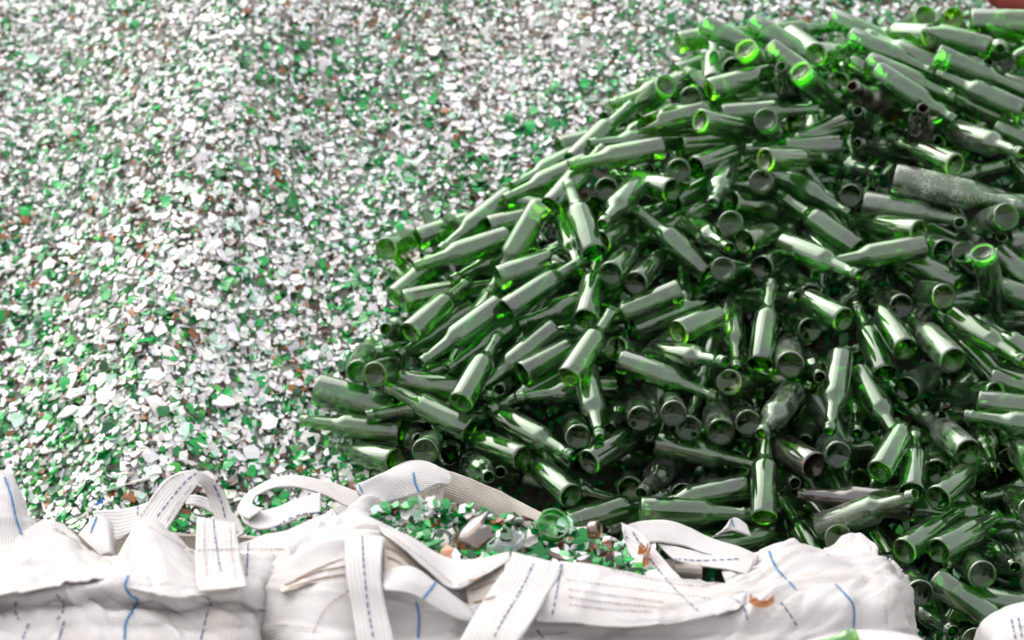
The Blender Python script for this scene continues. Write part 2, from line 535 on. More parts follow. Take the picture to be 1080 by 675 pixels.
# ------------------------------------------------------------------ bottles
def bottle_profile(kind):
    """(outer profile, wall thickness): radius, height from the foot."""
    if kind in 'gd':
        R, L, sh, nr, nk = .0290, .235, .130, .0160, .0126
    elif kind == 'a':
        R, L, sh, nr, nk = .0300, .225, .118, .0180, .0128
    elif kind == 'k':
        R, L, sh, nr, nk = .0315, .240, .134, .0165, .0130
    elif kind == 'r':
        R, L, sh, nr, nk = .0310, .240, .126, .0175, .0130
    else:
        R, L, sh, nr, nk = (.0385 if kind == 'f' else .036), .300, .178, .0170, .0140
    o = [(0, .010), (R * .35, .009), (R * .62, .0045), (R * .80, .0006), (R * .90, 0), (R * .965, .0022), (R, .007),
         (R * 1.004, sh * .5), (R, sh - .004)]
    ns = 7
    slen = .034 if kind != 'r' else .044
    for k in range(1, ns + 1):                       # shoulder
        t = k / ns
        c = .5 + .5 * math.cos(math.pi * min(1, t ** .9))
        o.append((nr + (R - nr) * c, sh + slen * t))
    o += [(nk + (nr - nk) * .45, sh + slen + (L - sh - slen) * .45), (nk, L - .021), (nk + .0022, L - .018), (nk + .0025, L - .013),
          (nk + .0006, L - .011), (nk + .0012, L - .004), (nk + .0004, L)]
    return o, L


def bottle_mesh(name, kind, mat, seg=22, cut=None):
    o, L = bottle_profile(kind)
    if cut:                                          # snapped neck: stop the outer wall early
        o = [p for p in o if p[1] <= cut * L]
    w = .0026
    inner = [(max(p[0] - w, .0), p[1]) for p in o[6:]]
    inner = list(reversed(inner)) + [(o[5][0] * .80, .010), (o[5][0] * .35, .0155), (0, .0165)]
    prof = o + [(o[-1][0] - w * .5, o[-1][1] + .0006)] + inner
    verts, faces = [], []
    rr = random.Random(hash(name) % 999)
    rings = []
    for i, (r, z) in enumerate(prof):
        if r <= 1e-6:
            rings.append([len(verts)]); verts.append((0, 0, z - L / 2))
        else:
            ids = []
            for s in range(seg):
                a = 2 * math.pi * s / seg
                zz = z
                if cut and z > cut * L * .86:
                    zz = z + .022 * math.sin(a * 2 + 1) * (z / (cut * L) - .86) / .14 + .010 * math.sin(5 * a)* (z / (cut * L) - .86) / .14
                ids.append(len(verts)); verts.append((r * math.cos(a), r * math.sin(a), zz - L / 2))
            rings.append(ids)
    for A, B in zip(rings[:-1], rings[1:]):
        if len(A) == 1:
            for s in range(seg): faces.append((A[0], B[(s + 1) % seg], B[s]))
        elif len(B) == 1:
            for s in range(seg): faces.append((A[s], A[(s + 1) % seg], B[0]))
        else:
            for s in range(seg): faces.append((A[s], A[(s + 1) % seg], B[(s + 1) % seg], B[s]))
        if rings.index(A) == len(o) - 1: n_out = len(faces)
    m = pymesh(name, verts, faces)
    m.materials.append(mat); m.materials.append(INNER[mat.name])
    m.polygons.foreach_set('material_index', [0 if seg * 4 <= q < n_out else 1 for q in range(len(faces))])
    return m


KMAT = {'g': M_GREEN, 'd': M_DARK, 'a': M_AQUA, 'k': M_DUSTY, 'K': M_CAKED, 'r': M_BROWN, 'f': M_GREEN}
MESH = {k: bottle_mesh('bottle_' + {'g': 'green', 'd': 'dark', 'a': 'aqua', 'k': 'dusty', 'K': 'caked', 'r': 'brown', 'f': 'wide'}[k], k, m) for k, m in KMAT.items()}
CUTMESH = {k: bottle_mesh('broken_bottle_' + k, k, KMAT[k], cut=.62) for k in 'gk'}
DATA = """K1 1043 5570 1120 957 -222 -181
g1 943 4562 457 743 -515 -425
g1 388 4870 567 997 44 -54
f1 -308 5339 663 947 -214 -234
k1 742 4805 590 738 -493 459
g1 344 5137 786 872 -423 -242
g1 429 5053 638 953 -263 -144
g1 -187 5209 697 -801 520 292
g1 -368 5288 631 -978 190 78
g1 77 5359 948 770 494 401
g1 539 4933 632 80 809 581
g1 370 5494 1021 -695 451 558
g1 246 5659 1189 -950 -279 -129
g1 -115 5289 850 -741 -500 -445
g1 829 5391 1009 -980 -142 -130
g1 568 5250 886 166 768 617
g1 175 5186 854 438 768 465
g1 1054 5191 862 538 -810 -231
k1 945 5578 1070 958 -253 -125
g1 -117 5495 993 -920 -319 -223
g1 57 5085 668 636 -756 -151
g1 941 4732 567 658 748 72
g1 272 5300 902 -925 -123 -356
g1 74 5414 988 898 362 245
g1 704 5071 772 -199 -842 -500
g1 -72 5202 792 356 820 445
g1 698 5343 1010 636 -756 -150
g1 228 4958 544 924 343 166
g1 715 5525 1056 -696 577 426
g1 818 4926 707 432 840 325
g1 449 5244 900 719 682 131
g1 979 5825 1308 748 -504 -429
g1 -165 5391 887 560 753 342
g1 1144 5866 1310 -827 448 337
g1 1077 6014 1429 -898 384 209
d1 240 5053 665 654 740 152
g1 9 5445 1012 -497 -266 -824
g1 158 5455 1084 -241 802 544
g1 9 5256 798 -740 -431 -514
g1 1153 5924 1349 915 -141 -374
k1 929 5193 863 -254 951 172
k1 1140 5730 1211 521 -849 -76
g1 523 4939 487 934 351 54
k1 939 5019 695 -237 969 59
g1 805 5266 843 -168 869 463
g1 870 4753 565 628 769 110
g1 391 5147 834 610 -785 103
d1 1080 5308 957 301 552 -777
f1 1310 6109 1445 991 -123 -14
g1 588 5911 1337 921 347 175
g1 800 5077 740 278 -870 -405
r1 589 5018 663 -450 890 57
g1 836 5239 889 -228 929 289
g1 948 4873 639 557 824 98
r1 726 4887 589 -981 182 57
g1 679 5299 919 -486 864 120
k1 573 5029 739 -376 -917 -122
g1 387 5343 891 926 139 348
g1 366 5806 1250 -940 -308 -140
g1 75 5029 601 -446 883 141
g1 708 5655 1104 745 -571 -343
g1 114 5260 814 787 549 277
g1 946 6002 1383 836 -443 -321
g1 390 4930 579 -969 -192 -147
g1 -52 5142 635 -648 759 51
g1 672 5644 1185 715 689 -111
g1 -142 5271 727 970 -217 -104
g1 -338 5247 578 -664 740 -96
g1 534 5772 1240 754 606 -248
g1 989 5696 1188 -448 890 70
g1 600 5614 1066 760 579 -292
g1 183 5349 944 156 893 421
g1 176 5091 743 120 -902 -411
g1 872 5532 1045 -551 830 -72
g1 755 5865 1303 536 589 -604
g1 856 4928 659 174 942 283
g1 628 5834 1268 997 7 58
k1 940 5301 746 497 866 20
g1 -87 5631 1033 -697 -559 -447
g1 676 5747 1194 -989 -143 0
g1 120 5200 736 -953 -299 -17
g1 117 5368 888 -879 -430 -200
g1 248 5489 1106 -361 -909 -202
g1 928 5445 981 -776 519 355
r1 880 5852 1297 -533 -759 372
g1 -142 5516 892 951 281 119
g1 453 5468 1038 334 -940 -45
g1 626 4916 500 -376 765 520
g1 516 5726 1180 699 701 130
g1 81 5690 1123 -846 -450 -282
g1 696 6068 1399 751 -512 -415
g1 593 5485 1035 551 833 -38
g1 -52 5327 823 -769 -465 -437
g1 306 5641 1131 -580 813 13
k1 320 5049 592 -358 -931 -44
k1 452 5128 702 3 999 5
g1 221 5842 1215 634 584 504
g1 258 5405 998 309 945 93
g1 333 5914 1277 -352 790 -500
d1 314 5406 975 311 945 89
g1 497 5262 847 -17 -923 -381
d1 813 4679 485 -35 993 -108
a1 814 5742 1147 457 -885 77
g1 939 5352 930 -205 965 -156
g1 585 6094 1398 861 -346 -369
k1 1111 5528 1058 -157 939 -302
g1 1001 5166 739 -456 847 -270
g1 937 4689 512 -51 980 -186
a1 486 5555 1135 -232 -958 -160
g1 1086 4965 732 -962 249 103
g1 966 4871 559 971 -229 -55
k1 616 5223 826 66 997 -3
d1 848 4649 428 285 -957 -6
g1 979 5902 1335 851 -415 -318
g1 155 5658 1140 541 691 477
k1 732 5137 656 536 -336 -773
g1 1122 5014 752 980 -175 -79
g1 801 5529 885 -541 -801 -253
g1 522 5833 1190 955 292 13
g1 648 5368 856 -173 979 -97
g1 1029 5267 820 -510 686 516
g1 805 4911 449 339 -877 -337
g1 435 5316 741 -280 -775 -564
g1 897 5801 1183 -605 -757 242
g1 511 5171 756 339 871 -352
g1 1014 4603 456 919 -383 -78
g1 -176 5394 824 -712 -644 -275
g1 261 5527 1035 514 856 36
g1 1040 5092 654 12 -962 -270
g1 -120 5720 1011 906 361 214
g1 -199 5595 932 646 596 475
a1 687 5007 669 -31 989 -139
d1 1007 4789 500 184 -976 105
d1 279 5127 726 23 998 -40
g1 137 5127 683 -58 996 -58
g1 797 5988 1391 483 869 -92
g1 483 5712 1115 802 510 309
a1 403 4966 509 578 812 -64
g1 -282 5311 761 214 964 -152
g1 592 5213 767 602 -797 13
g1 712 5817 1203 -881 -397 -253
g1 -257 5724 970 368 928 -32
g1 728 5973 1341 704 -531 -469
g1 -70 5035 608 174 -968 172
g1 -343 5433 758 66 996 51
g1 1106 5928 1285 -839 436 322
g1 -179 5095 649 76 984 -153
g1 918 6151 1411 799 -502 -328
d1 624 5478 985 467 883 14
d1 344 5043 751 10 990 -135
g1 360 5592 1024 -862 -379 -333
r1 985 5762 1241 -118 -840 528
g1 294 5808 1198 -922 -384 25
g1 625 6002 1342 449 666 -594
g1 580 5377 907 513 -820 251
g1 695 4815 502 204 828 -520
g1 754 5129 714 -71 -984 -156
d1 860 5387 906 -120 987 -94
g1 -47 5550 960 -788 -544 -285
g1 47 5229 734 -819 -503 -272
g1 1196 5403 938 636 -593 -492
k1 252 5102 459 -885 -282 -367
d1 673 5864 1319 -235 -777 582
g1 925 5043 636 163 986 -9
g1 628 5766 1239 247 912 -325
d1 1063 5462 953 299 748 -591
g1 512 5119 704 23 984 -171
g1 140 5118 540 937 -296 -179
g1 -219 5289 676 -945 -313 -79
g1 657 5161 667 -146 -987 41
d1 859 5845 1211 -248 -755 605
g1 1165 5107 762 932 -300 -196
g1 53 5632 1047 930 339 137
g1 356 6019 1290 -930 -269 -248
g1 540 6263 1399 947 295 119
a1 90 5353 631 -292 546 784
g1 495 5424 958 167 938 -301
a1 1109 5436 903 965 245 85
g1 1097 5776 1126 944 297 135
g1 817 5114 639 -865 -492 90
g1 509 6110 1351 70 943 322
g1 -138 5194 597 -118 -980 155
d1 602 5654 1113 186 927 -323
g1 141 5530 999 139 -933 -328
g1 1065 4853 598 -43 990 -125
g1 -80 5289 651 911 389 126
g1 903 5279 681 494 -761 -418
g1 242 5188 688 -225 -973 22
g1 313 5007 452 -77 -670 -737
d1 667 5189 795 20 -993 106
g1 -264 5673 906 -728 545 413
g1 1277 5780 1189 809 -480 -336
g1 986 6047 1384 -767 539 346
k1 1133 5529 817 -936 346 -39
g1 97 5106 601 571 -689 -443
g1 261 5107 557 54 981 -183
a1 962 5543 1008 -281 959 13
d1 378 5118 696 -29 990 -134
g1 89 5797 1133 -753 -607 -253
g1 650 5488 928 -261 959 98
g1 591 5005 599 77 -973 213
a1 157 5376 836 -951 241 -190
g1 759 5683 1068 -492 410 767
g1 287 5334 787 466 810 -353
g1 509 5491 1063 108 973 -198
g1 1191 5338 911 851 -467 -237
g1 394 5701 1152 25 988 -143
a1 472 5567 950 929 -362 -68
d1 265 5189 589 -888 -207 408
g1 297 5250 783 -646 -624 -439
g1 1078 4885 689 -40 998 -15
g1 849 6045 1292 363 891 -268
g1 1055 5458 1032 -358 -796 486
g1 938 5968 1314 767 -503 -397
d1 -265 5365 841 -162 -955 245
g1 992 6158 1418 -499 863 -66
g1 706 5086 561 -225 923 309
d1 818 5722 1090 158 979 -122
g1 -7 5140 568 -154 -936 312
g1 739 6272 1409 956 278 81
g1 754 4954 598 -347 -744 569
g1 1281 6010 1378 -816 -486 -310
g1 -200 5429 778 -982 -185 -11
g1 1123 6265 1442 17 988 -146
g1 513 5939 1289 -676 555 482
k1 321 5226 693 -140 -880 -452
k1 1069 4727 497 -35 968 244
g1 918 5990 1198 -62 994 -74
g1 524 6218 1341 864 442 238
d1 226 5671 1109 44 983 -171
g1 307 5665 1034 -857 -464 -221
g1 1129 5235 835 -681 620 387
g1 1124 5015 580 -947 -260 -184
k1 947 5499 824 -551 -758 -346
g1 1028 6244 1425 -171 922 -346
g1 493 5585 896 853 362 374
g1 1271 5903 1102 -504 731 458
a1 729 5607 879 -162 -720 -673
g1 1129 4861 517 958 -281 -36
g1 601 5989 1274 992 -96 65
d1 221 5943 1184 899 413 137
g1 977 5286 664 -675 -485 -554
g1 224 5278 552 -153 -873 -461
g1 1027 4945 399 -862 479 159
a1 534 5263 614 315 918 236
a1 625 5812 1075 840 -535 -75
d1 -169 5781 945 -445 507 737
k1 796 5579 752 624 379 682
d1 1085 5246 676 979 161 112
g1 -96 5377 829 -448 -652 -610
g1 768 5439 755 903 -16 428
g1 762 6125 1377 384 -889 -245
d1 593 5047 523 596 -801 -38
g1 447 5974 1279 81 982 -163
g1 -219 5251 613 99 -952 286
g1 541 5133 605 407 766 495
g1 713 4961 470 543 -711 -444
a1 793 5681 887 -932 -235 -271
a1 935 4807 349 544 628 554
g1 -179 5370 729 -937 -305 -162
g1 198 5665 1058 -294 -881 367
g1 19 5728 1059 -927 330 175
d1 1214 6026 1393 -151 -975 158
g1 2 5285 733 -252 -954 157
g1 993 5635 1010 -797 506 327
k1 921 5933 1054 -486 -780 -390
g1 1091 5094 528 -511 822 248
g1 839 6340 1276 -209 503 837
a1 650 5182 559 433 -671 -600
k1 1281 5521 989 985 -78 -150
d1 570 6109 1342 161 983 -72
g1 221 5367 788 932 327 149
g1 397 5425 887 19 760 648
d1 379 5084 550 86 980 -173
g1 639 5969 1205 -468 853 -228
g1 938 4571 384 213 883 -417
g1 978 5978 1228 -173 977 -115
a1 747 5523 975 406 -892 -193
g1 1237 5577 1083 988 -146 -32
g1 1059 6002 1272 -837 433 331
g1 1093 5897 1207 556 640 -528
g1 1092 5023 638 -429 -858 277
k1 439 5090 555 79 992 -91
g1 506 5108 465 89 -979 -179
d1 63 5466 870 -404 -632 -659
g1 773 6100 1225 171 888 426
g1 438 5375 713 -433 695 573
g1 328 5227 630 -236 -886 -396
k1 877 5044 441 -988 45 138
g1 831 4804 313 72 949 305
g1 970 5167 574 -623 456 634
d1 1004 5437 711 -173 603 778
d1 1048 5116 588 782 602 155
g1 1002 5633 843 -708 391 587
d1 879 5823 1053 109 917 382
g1 540 5401 726 203 -771 -602
k1 816 5643 839 845 374 380
d0 -94 5655 885 658 750 -48
k0 864 5668 1002 -641 615 457
d0 959 5558 744 983 41 -173
g0 600 5619 851 205 -933 -293
d0 1201 5841 1022 -525 -795 -301
g0 353 6188 1218 997 -66 10
g0 815 5287 723 47 902 426
g0 1018 4964 504 661 -305 -684
g0 857 5161 517 975 213 52
d0 992 6029 1146 -620 766 -161
g0 226 5976 1043 -716 279 638
a0 932 4710 324 -628 -754 -185
g0 1079 5863 1047 338 -706 -621
g0 1324 5934 1295 907 -365 -207
k0 -65 5674 971 -789 -73 608
g0 239 5559 902 506 699 504
g0 867 6030 1109 40 -805 -590
d0 105 5620 938 -815 505 281
a0 165 5301 608 15 946 320
k0 1172 5385 735 886 -398 -234
g0 614 5037 401 -133 713 686
d0 -14 5658 845 961 128 241
g0 -13 5243 659 323 -748 -578
g0 1067 5680 1110 -898 342 273
g0 390 6035 1087 956 272 98
g0 718 5950 1056 -966 -135 -216
g0 916 4942 502 -210 805 552
a0 634 5756 857 -908 -346 -233
k0 517 5768 984 -314 -870 -378
g0 43 5844 973 -262 928 261
g0 592 5941 1097 -206 726 655
g0 1046 4763 401 996 30 69
g0 1270 6160 1390 905 -358 -226
g0 331 5781 1120 -34 -954 294
a0 1027 5243 590 -738 615 275
d0 798 5873 1017 -489 -472 -732
a0 838 6149 1359 -29 -989 -137
g0 1188 6029 1220 720 379 579
g0 439 5206 597 462 -816 -344
g0 -60 5338 766 -322 -932 -157
k0 590 5407 767 -96 845 524
g0 1280 5952 1017 -559 741 369
a0 468 5679 900 -788 515 335
d0 281 5634 841 796 -584 -156
g0 508 5596 813 690 -392 -607
g0 1144 5556 952 -97 -712 694
g0 1197 5115 673 988 -119 85
d0 296 5740 968 -975 -219 -2
a0 464 5200 655 591 775 219
d0 674 5932 985 564 -726 -391
g0 802 5177 465 -281 875 391
g0 432 6119 1299 -973 -228 -10
g0 1058 4665 262 427 -552 -715
g0 402 5914 1081 -866 480 131
d0 1137 6078 1195 -750 293 591
k0 617 5729 980 -925 12 376
a0 141 5431 697 -5 935 353
g0 452 5910 1213 -961 -274 1
g0 313 5929 1202 -771 -525 -357
d0 279 6051 1218 -436 -883 169
g0 930 5751 875 893 291 340
g0 675 5339 631 868 488 -80
a0 693 5577 753 18 890 453
g0 200 5300 670 -418 633 650
g0 1006 5320 623 749 -555 -361
g0 872 4983 459 563 488 666
g0 828 5187 588 -484 -751 -447
g0 1080 4790 327 -856 296 420
d0 1011 5158 470 -904 -423 44
d0 251 5436 757 983 173 31
g0 738 5160 588 98 -792 -601
g0 1254 5428 925 516 -404 -754
g0 -2 5861 1059 -515 833 -200
g0 1230 5376 789 951 294 -80
k0 1132 4829 441 -870 490 -22
g0 1170 5926 1028 804 -350 -478
k0 878 5222 541 -978 -77 -189
a0 847 5313 620 402 703 585
a0 1001 6174 1245 -37 852 520
g0 441 5274 556 -641 744 185
a0 95 5699 936 -685 -691 -225
g0 1070 5675 820 74 -586 -806
g0 579 5504 748 670 460 581
g0 970 5783 983 -928 -356 -97
g0 944 5579 806 888 1 -458
d0 677 5383 704 953 11 300
d0 1207 6082 1321 -214 -891 399
k0 846 6076 1066 -975 -127 -180
a0 341 5095 427 -601 -786 -137
k0 460 5956 1025 -808 205 550
k0 609 5451 696 -485 -455 -745
g0 206 5422 690 -299 851 430
g0 244 5776 935 178 947 262
k0 421 6273 1254 891 259 371
k0 1153 5703 848 -517 618 591
a0 745 4769 354 918 382 95
g0 1131 6075 1125 -511 -853 -92
d0 1154 5430 667 943 -12 -329
d0 926 6222 1248 203 -737 -643
a0 1061 6114 1173 704 162 690
r0 1115 6217 1386 958 268 95
g0 321 5650 916 -836 -366 -407
a0 413 6045 1161 -149 833 531
g0 425 5829 997 -301 875 378
g0 1031 5865 971 -753 -498 -428
g0 453 5313 608 -753 348 557
g0 929 5712 824 891 182 414
g0 1153 6322 1314 945 314 83
a0 1297 6117 1324 127 991 5
a0 880 4836 375 70 -996 -14
g0 510 5534 835 914 262 307
g0 896 4934 320 991 -101 74
g0 840 5488 745 -175 768 615
k0 1021 5979 1074 -410 -753 -513
g0 1101 4641 293 181 -805 -563
g0 601 5151 441 -683 -709 -168
g0 1278 5937 1174 243 -856 -453
a0 1042 5945 993 767 542 340
a0 941 4992 366 -941 -323 -91
d0 754 4675 306 914 292 278
g0 448 5818 931 -280 -802 -526
g0 442 5472 718 737 649 186
g0 339 5567 761 403 872 275
g0 935 5078 514 997 -16 -62
a0 958 4975 467 304 679 667
g0 1205 5429 795 -957 -259 125
a0 992 6236 1216 -844 -357 -397
g0 1311 5787 1007 -848 -467 -248
g0 797 6171 1189 -161 -909 -383
g0 -83 5535 741 965 237 107
g0 1191 5304 616 606 756 245
g0 719 5281 708 928 206 -307
k0 1084 6033 1051 928 -27 370
g0 1051 5508 714 -442 422 790
a0 56 5441 667 762 -519 -385
a0 449 5048 431 -775 458 433
g0 1141 5254 532 827 91 553
a0 735 5969 1123 605 765 215
g0 448 5584 789 335 -892 -300
g0 1058 5032 436 -760 607 230
k0 351 5280 555 363 -668 -648
a0 934 6161 1281 -832 549 -60
g0 1040 5489 815 90 891 443
k0 -68 5522 820 -780 619 83
g0 -107 5141 539 23 991 124
g0 568 6020 1106 892 411 180
d0 760 5790 1007 160 -838 -521
d0 722 5262 540 -56 864 498
g0 -250 5405 634 966 180 181
g0 171 5471 805 845 -532 -43
g0 683 6284 1272 981 -172 -76
g0 1156 6398 1325 875 443 189
g0 720 5339 683 -892 -450 -23
d0 1179 5357 662 755 395 522
g0 935 6363 1265 887 -460 22
g0 1177 5108 525 144 -898 -414
g0 231 5564 786 424 -519 -741
g0 622 4921 397 603 680 414
g0 1234 6181 1144 -133 949 284
g0 101 5071 449 -662 710 236
g0 899 5363 601 -145 -906 -394
d0 724 4838 266 -730 -675 -101
k0 1683 5564 749 459 -824 -329
g0 1602 6072 1102 939 342 -5
g0 1750 6277 1286 399 419 815
g0 1623 5376 618 -948 -87 -302
g0 991 4857 291 -735 -656 -163
g0 1170 5001 374 257 907 330
g0 814 4732 230 -615 652 441
g0 1608 5972 1028 357 -915 -182
g0 1446 6098 1091 818 572 41
g0 636 4816 227 985 -133 -99
k0 1812 6011 1080 -457 -775 -433
g0 723 5423 651 -741 -467 -480
g0 1374 5094 444 -561 -608 -560
g0 658 5268 533 254 -925 -278
a0 985 4746 242 -946 317 44
g0 1545 6130 1162 -627 -581 -516
g0 531 6164 1172 -987 -108 -113
g0 1230 5119 471 404 -821 -400
a0 1514 5018 383 922 380 56
g0 759 4933 397 -349 745 567
g0 1470 5096 523 -973 -183 136
g0 1480 5469 802 -404 866 292
g0 1529 5046 533 802 568 182
g0 1546 4781 256 529 689 494
g0 1348 5130 576 974 -218 -40
g0 1301 4906 286 -856 504 101
g0 1485 6155 1163 280 958 35
g0 940 4640 151 -992 85 -80
g0 1535 5956 992 10 781 622
k0 1353 4964 373 -465 -772 -430
g0 693 6027 1126 -500 -827 -254
g0 1853 6294 1235 -859 -443 -253
g0 1491 5406 626 277 663 694
g0 1377 4716 194 -809 -554 -190
a0 1500 6356 1283 496 646 578
k0 1023 4680 197 987 -108 110
g0 1472 4904 297 879 -42 -474
g0 692 6098 1094 369 877 303
d0 1640 6329 1291 -30 495 867
g0 1266 5697 879 -168 -640 -749
g0 491 5762 885 -117 458 880
d0 1108 6103 1079 -679 505 531
g0 1494 5196 486 -512 -791 -331
d0 1298 6076 1138 239 942 233
k0 984 6186 1165 -957 86 -273
g0 1549 6077 1195 325 792 516
k0 1732 5808 965 -347 529 773
g0 819 5913 980 -576 775 255
d0 1604 5532 752 72 -803 -590
g0 1466 5703 900 881 -169 -439
g0 1610 5169 533 996 79 -25
g0 1460 6165 1272 -668 743 1
k0 1727 6178 1225 592 -382 -708
g0 50 5577 833 259 740 620
k0 1524 5849 988 -304 867 392
k0 1607 5771 908 450 448 771
g0 1594 5292 695 994 -98 -30
g0 1480 6194 1225 -840 72 -535
a0 135 5579 805 -651 690 314
g0 729 5017 356 -963 233 -128
k0 457 6105 1134 -959 280 -25
g0 1316 5074 592 796 349 493
k0 1483 4771 295 507 -792 -338
a0 1682 5861 927 -966 194 164
g0 1420 4990 452 959 -133 -246
g0 1198 4968 492 -907 18 418
g0 952 4622 214 414 732 539
k0 1772 5658 1002 -654 -171 -735
g0 1565 5779 1033 -718 694 18
g0 1350 5738 1044 -863 -267 -427
g0 1158 4827 381 65 930 360
d0 493 4912 392 787 590 172
k0 296 4924 286 -283 -777 -560
d0 1244 4673 213 348 -785 -511
d0 1753 6196 1398 -754 580 305
g0 1660 5019 521 -995 -82 32
g0 1179 4718 394 756 652 32
g0 1330 4717 427 -774 -461 -431
a0 1535 5284 783 -995 -93 15
a0 1718 5996 1239 234 714 658
g0 1438 6003 1127 -468 846 252
d0 1191 5447 712 893 -356 -273
g0 1697 6080 1345 163 828 535
a0 1644 5184 599 936 348 35
a0 1881 5597 924 874 -310 -371
g0 1718 5574 888 -868 -494 -21
d0 1557 4681 328 769 407 491
g0 1580 4676 227 -438 -875 -202
k0 1566 5903 1272 -380 -509 -771
g0 1475 4894 432 -896 -324 -302
g0 68 5498 729 552 809 -198
g0 1349 5217 529 -14 953 298
k0 1336 4790 264 -949 309 -36
g0 586 5260 560 359 836 412
k0 689 4913 288 -691 -703 -163
g0 1192 4849 322 735 331 591
g0 1675 6298 1347 -823 -264 -500
g0 1784 5735 835 -770 -463 -437
g0 627 4770 300 973 221 43
a0 1337 6120 1193 354 -711 -605
g0 1479 5980 1062 -935 -183 -300
k0 1290 5530 797 -421 -605 -674
g0 1309 5710 970 -763 -611 -209
a0 1552 6236 1335 -773 581 251
d0 1822 6124 1196 -287 -706 -646
k0 1403 5910 1071 367 -746 -554
k0 74 5441 787 -363 718 592
d0 1148 4607 214 -17 922 384
g0 1566 5001 478 936 -290 195
g0 -55 5606 790 882 238 404
d0 1325 5383 674 588 472 655
g0 1265 5280 569 -396 906 142
d0 488 4790 237 906 -318 -276
g0 1307 5609 767 984 107 134
a0 1462 5414 733 846 532 -9
g0 1170 5006 442 753 -635 -165
k0 1717 5703 907 -969 173 171
g0 1042 5283 547 377 760 528
k0 693 4589 256 -891 -403 -205
g0 1514 5501 762 -424 -529 -734
g0 1500 5610 853 958 -283 -16
g0 1558 4980 358 -892 -406 -196
g0 1197 5688 891 -451 820 351
k0 1597 4909 327 -695 -561 -447
k0 775 4609 200 -991 -3 126
g0 984 4569 262 -937 229 262
g0 1697 5982 1099 -188 813 549
g0 1520 4832 231 -886 163 431
g0 1595 5017 429 232 -956 -172
g0 1418 5169 573 662 -269 -698
g0 1419 6243 1229 975 10 219
g0 1648 5660 1014 876 346 332
g0 1750 5408 790 -99 -923 -368
g0 1375 6316 1388 -246 -948 -196
g0 1878 5854 1090 -50 934 352
a0 1454 5405 820 -32 -772 -633
a0 1374 6038 1182 -661 -692 -288
g0 1468 5073 603 585 367 722
g0 1579 4976 588 847 -529 33
g0 1763 5993 1178 185 -864 -467
g0 1400 5558 960 714 -660 -230
g0 1663 6106 1293 157 888 430
g0 1287 5206 733 -588 552 590
g0 1356 5672 990 728 -128 -672
k0 1212 5183 699 838 -461 -288
a0 1420 5012 605 873 -172 454
g0 1661 5083 581 -975 209 57
g0 1646 4973 559 63 -757 -649
k0 1493 5961 1250 -993 29 101
a0 1541 5173 667 -729 -674 -109
k0 1292 4817 517 -924 -287 -249
g0 1630 5719 1103 777 337 531
g0 1701 4948 426 -683 -589 -429
g0 1640 5700 868 708 684 169
g0 1211 4914 329 -219 341 913
d0 1348 4708 257 944 -31 -326
a0 1609 5581 996 -816 -353 -456
d0 1446 6235 1375 -858 -396 -325
a0 1651 4660 265 -997 -30 60
g0 1511 5497 884 349 -636 -687
g0 1402 4940 539 -735 482 475
g0 1460 6301 1411 -762 -495 415
g0 1453 5717 1114 40 -697 -715
g0 1341 4899 552 827 190 527
a0 1540 5847 1133 998 39 -11
a0 1392 5526 904 -856 -420 298
a0 1361 5027 645 182 924 333
g0 1508 4627 351 870 -402 -281
g0 1319 5455 889 -884 384 265
g0 1872 6062 1302 843 415 -340
g0 1266 4940 590 -346 -726 -592
g0 1331 4613 300 -988 -10 151
g0 1701 5820 1079 170 939 297
g0 1296 4861 446 -950 -132 -280
k0 1850 6175 1317 -879 336 337
g0 1950 6216 1413 -800 -367 -472
g0 1377 6024 1241 -528 736 422
g0 1132 5670 918 770 342 537
g0 1789 6245 1379 -984 116 -128
a0 1473 4836 381 -906 -418 54
g0 1328 4748 336 -312 -888 -334
k0 1912 6229 1313 976 -172 128
d0 1322 5474 832 773 -493 -397
d0 1499 5738 1046 917 145 368
g0 1200 5502 755 -722 -606 331
g0 1178 5099 458 404 -815 -412
a0 1481 5629 790 757 -607 -239
a0 658 4715 227 -721 623 300
g0 895 4608 243 174 -924 -336
g0 1894 6229 1224 -923 205 322
a0 896 5770 931 912 -404 -60
g0 1362 5463 700 -680 -511 -523
k0 1352 5290 630 -996 71 -14
d0 743 5777 929 -865 299 402
d0 1571 5401 694 809 451 375
k0 1027 4865 354 -966 187 170
g0 1542 5153 467 695 704 134
a0 1600 5310 583 918 -209 -334
d0 1438 4823 452 964 144 -218
d0 1571 5350 776 -849 -393 -350
k0 1930 6020 1202 -171 909 378
g0 1836 5490 816 -396 -865 -306
a0 1472 6112 1325 -559 822 99
g0 1711 5082 499 986 10 159
a0 692 5054 430 -432 -804 -407
a0 1576 6019 1210 -728 -98 677
g0 682 4907 354 -254 -837 -482
g0 1596 5269 627 974 -55 -214
d0 1315 5081 514 871 -429 -235
d0 1408 5563 769 890 157 426
d0 1646 5731 978 -887 -346 -302
d0 570 4955 333 -465 855 224
g0 1432 5751 868 -751 447 483
k0 1361 6198 1283 201 -817 -539
g0 1725 5589 821 -83 -961 -260
g0 1366 5326 683 -974 -151 -165
g0 1150 6159 1211 -709 589 385
d0 1447 5223 578 963 -232 -128
g0 1133 4758 237 873 -220 -434
g0 906 5961 997 -137 948 283
g0 1290 5818 933 -909 -387 -144
g0 1273 5322 808 977 195 -69
g0 1115 6116 1353 79 987 -133
d0 1083 4756 193 911 -389 -129
g0 1305 4977 536 -277 562 778
g0 1619 5590 914 972 188 136
d0 1377 4636 219 529 491 691
g0 634 6434 1345 -901 430 -29
g0 1306 5270 746 -671 737 72
g0 1144 5298 703 -820 23 -571
g0 1198 4616 267 575 -324 -750
a0 502 4833 358 366 676 637
d0 1575 6194 1395 620 320 715
g0 1361 5126 740 -754 447 479
g0 1640 6241 1404 781 -430 -451
g0 1499 4768 366 -821 269 501
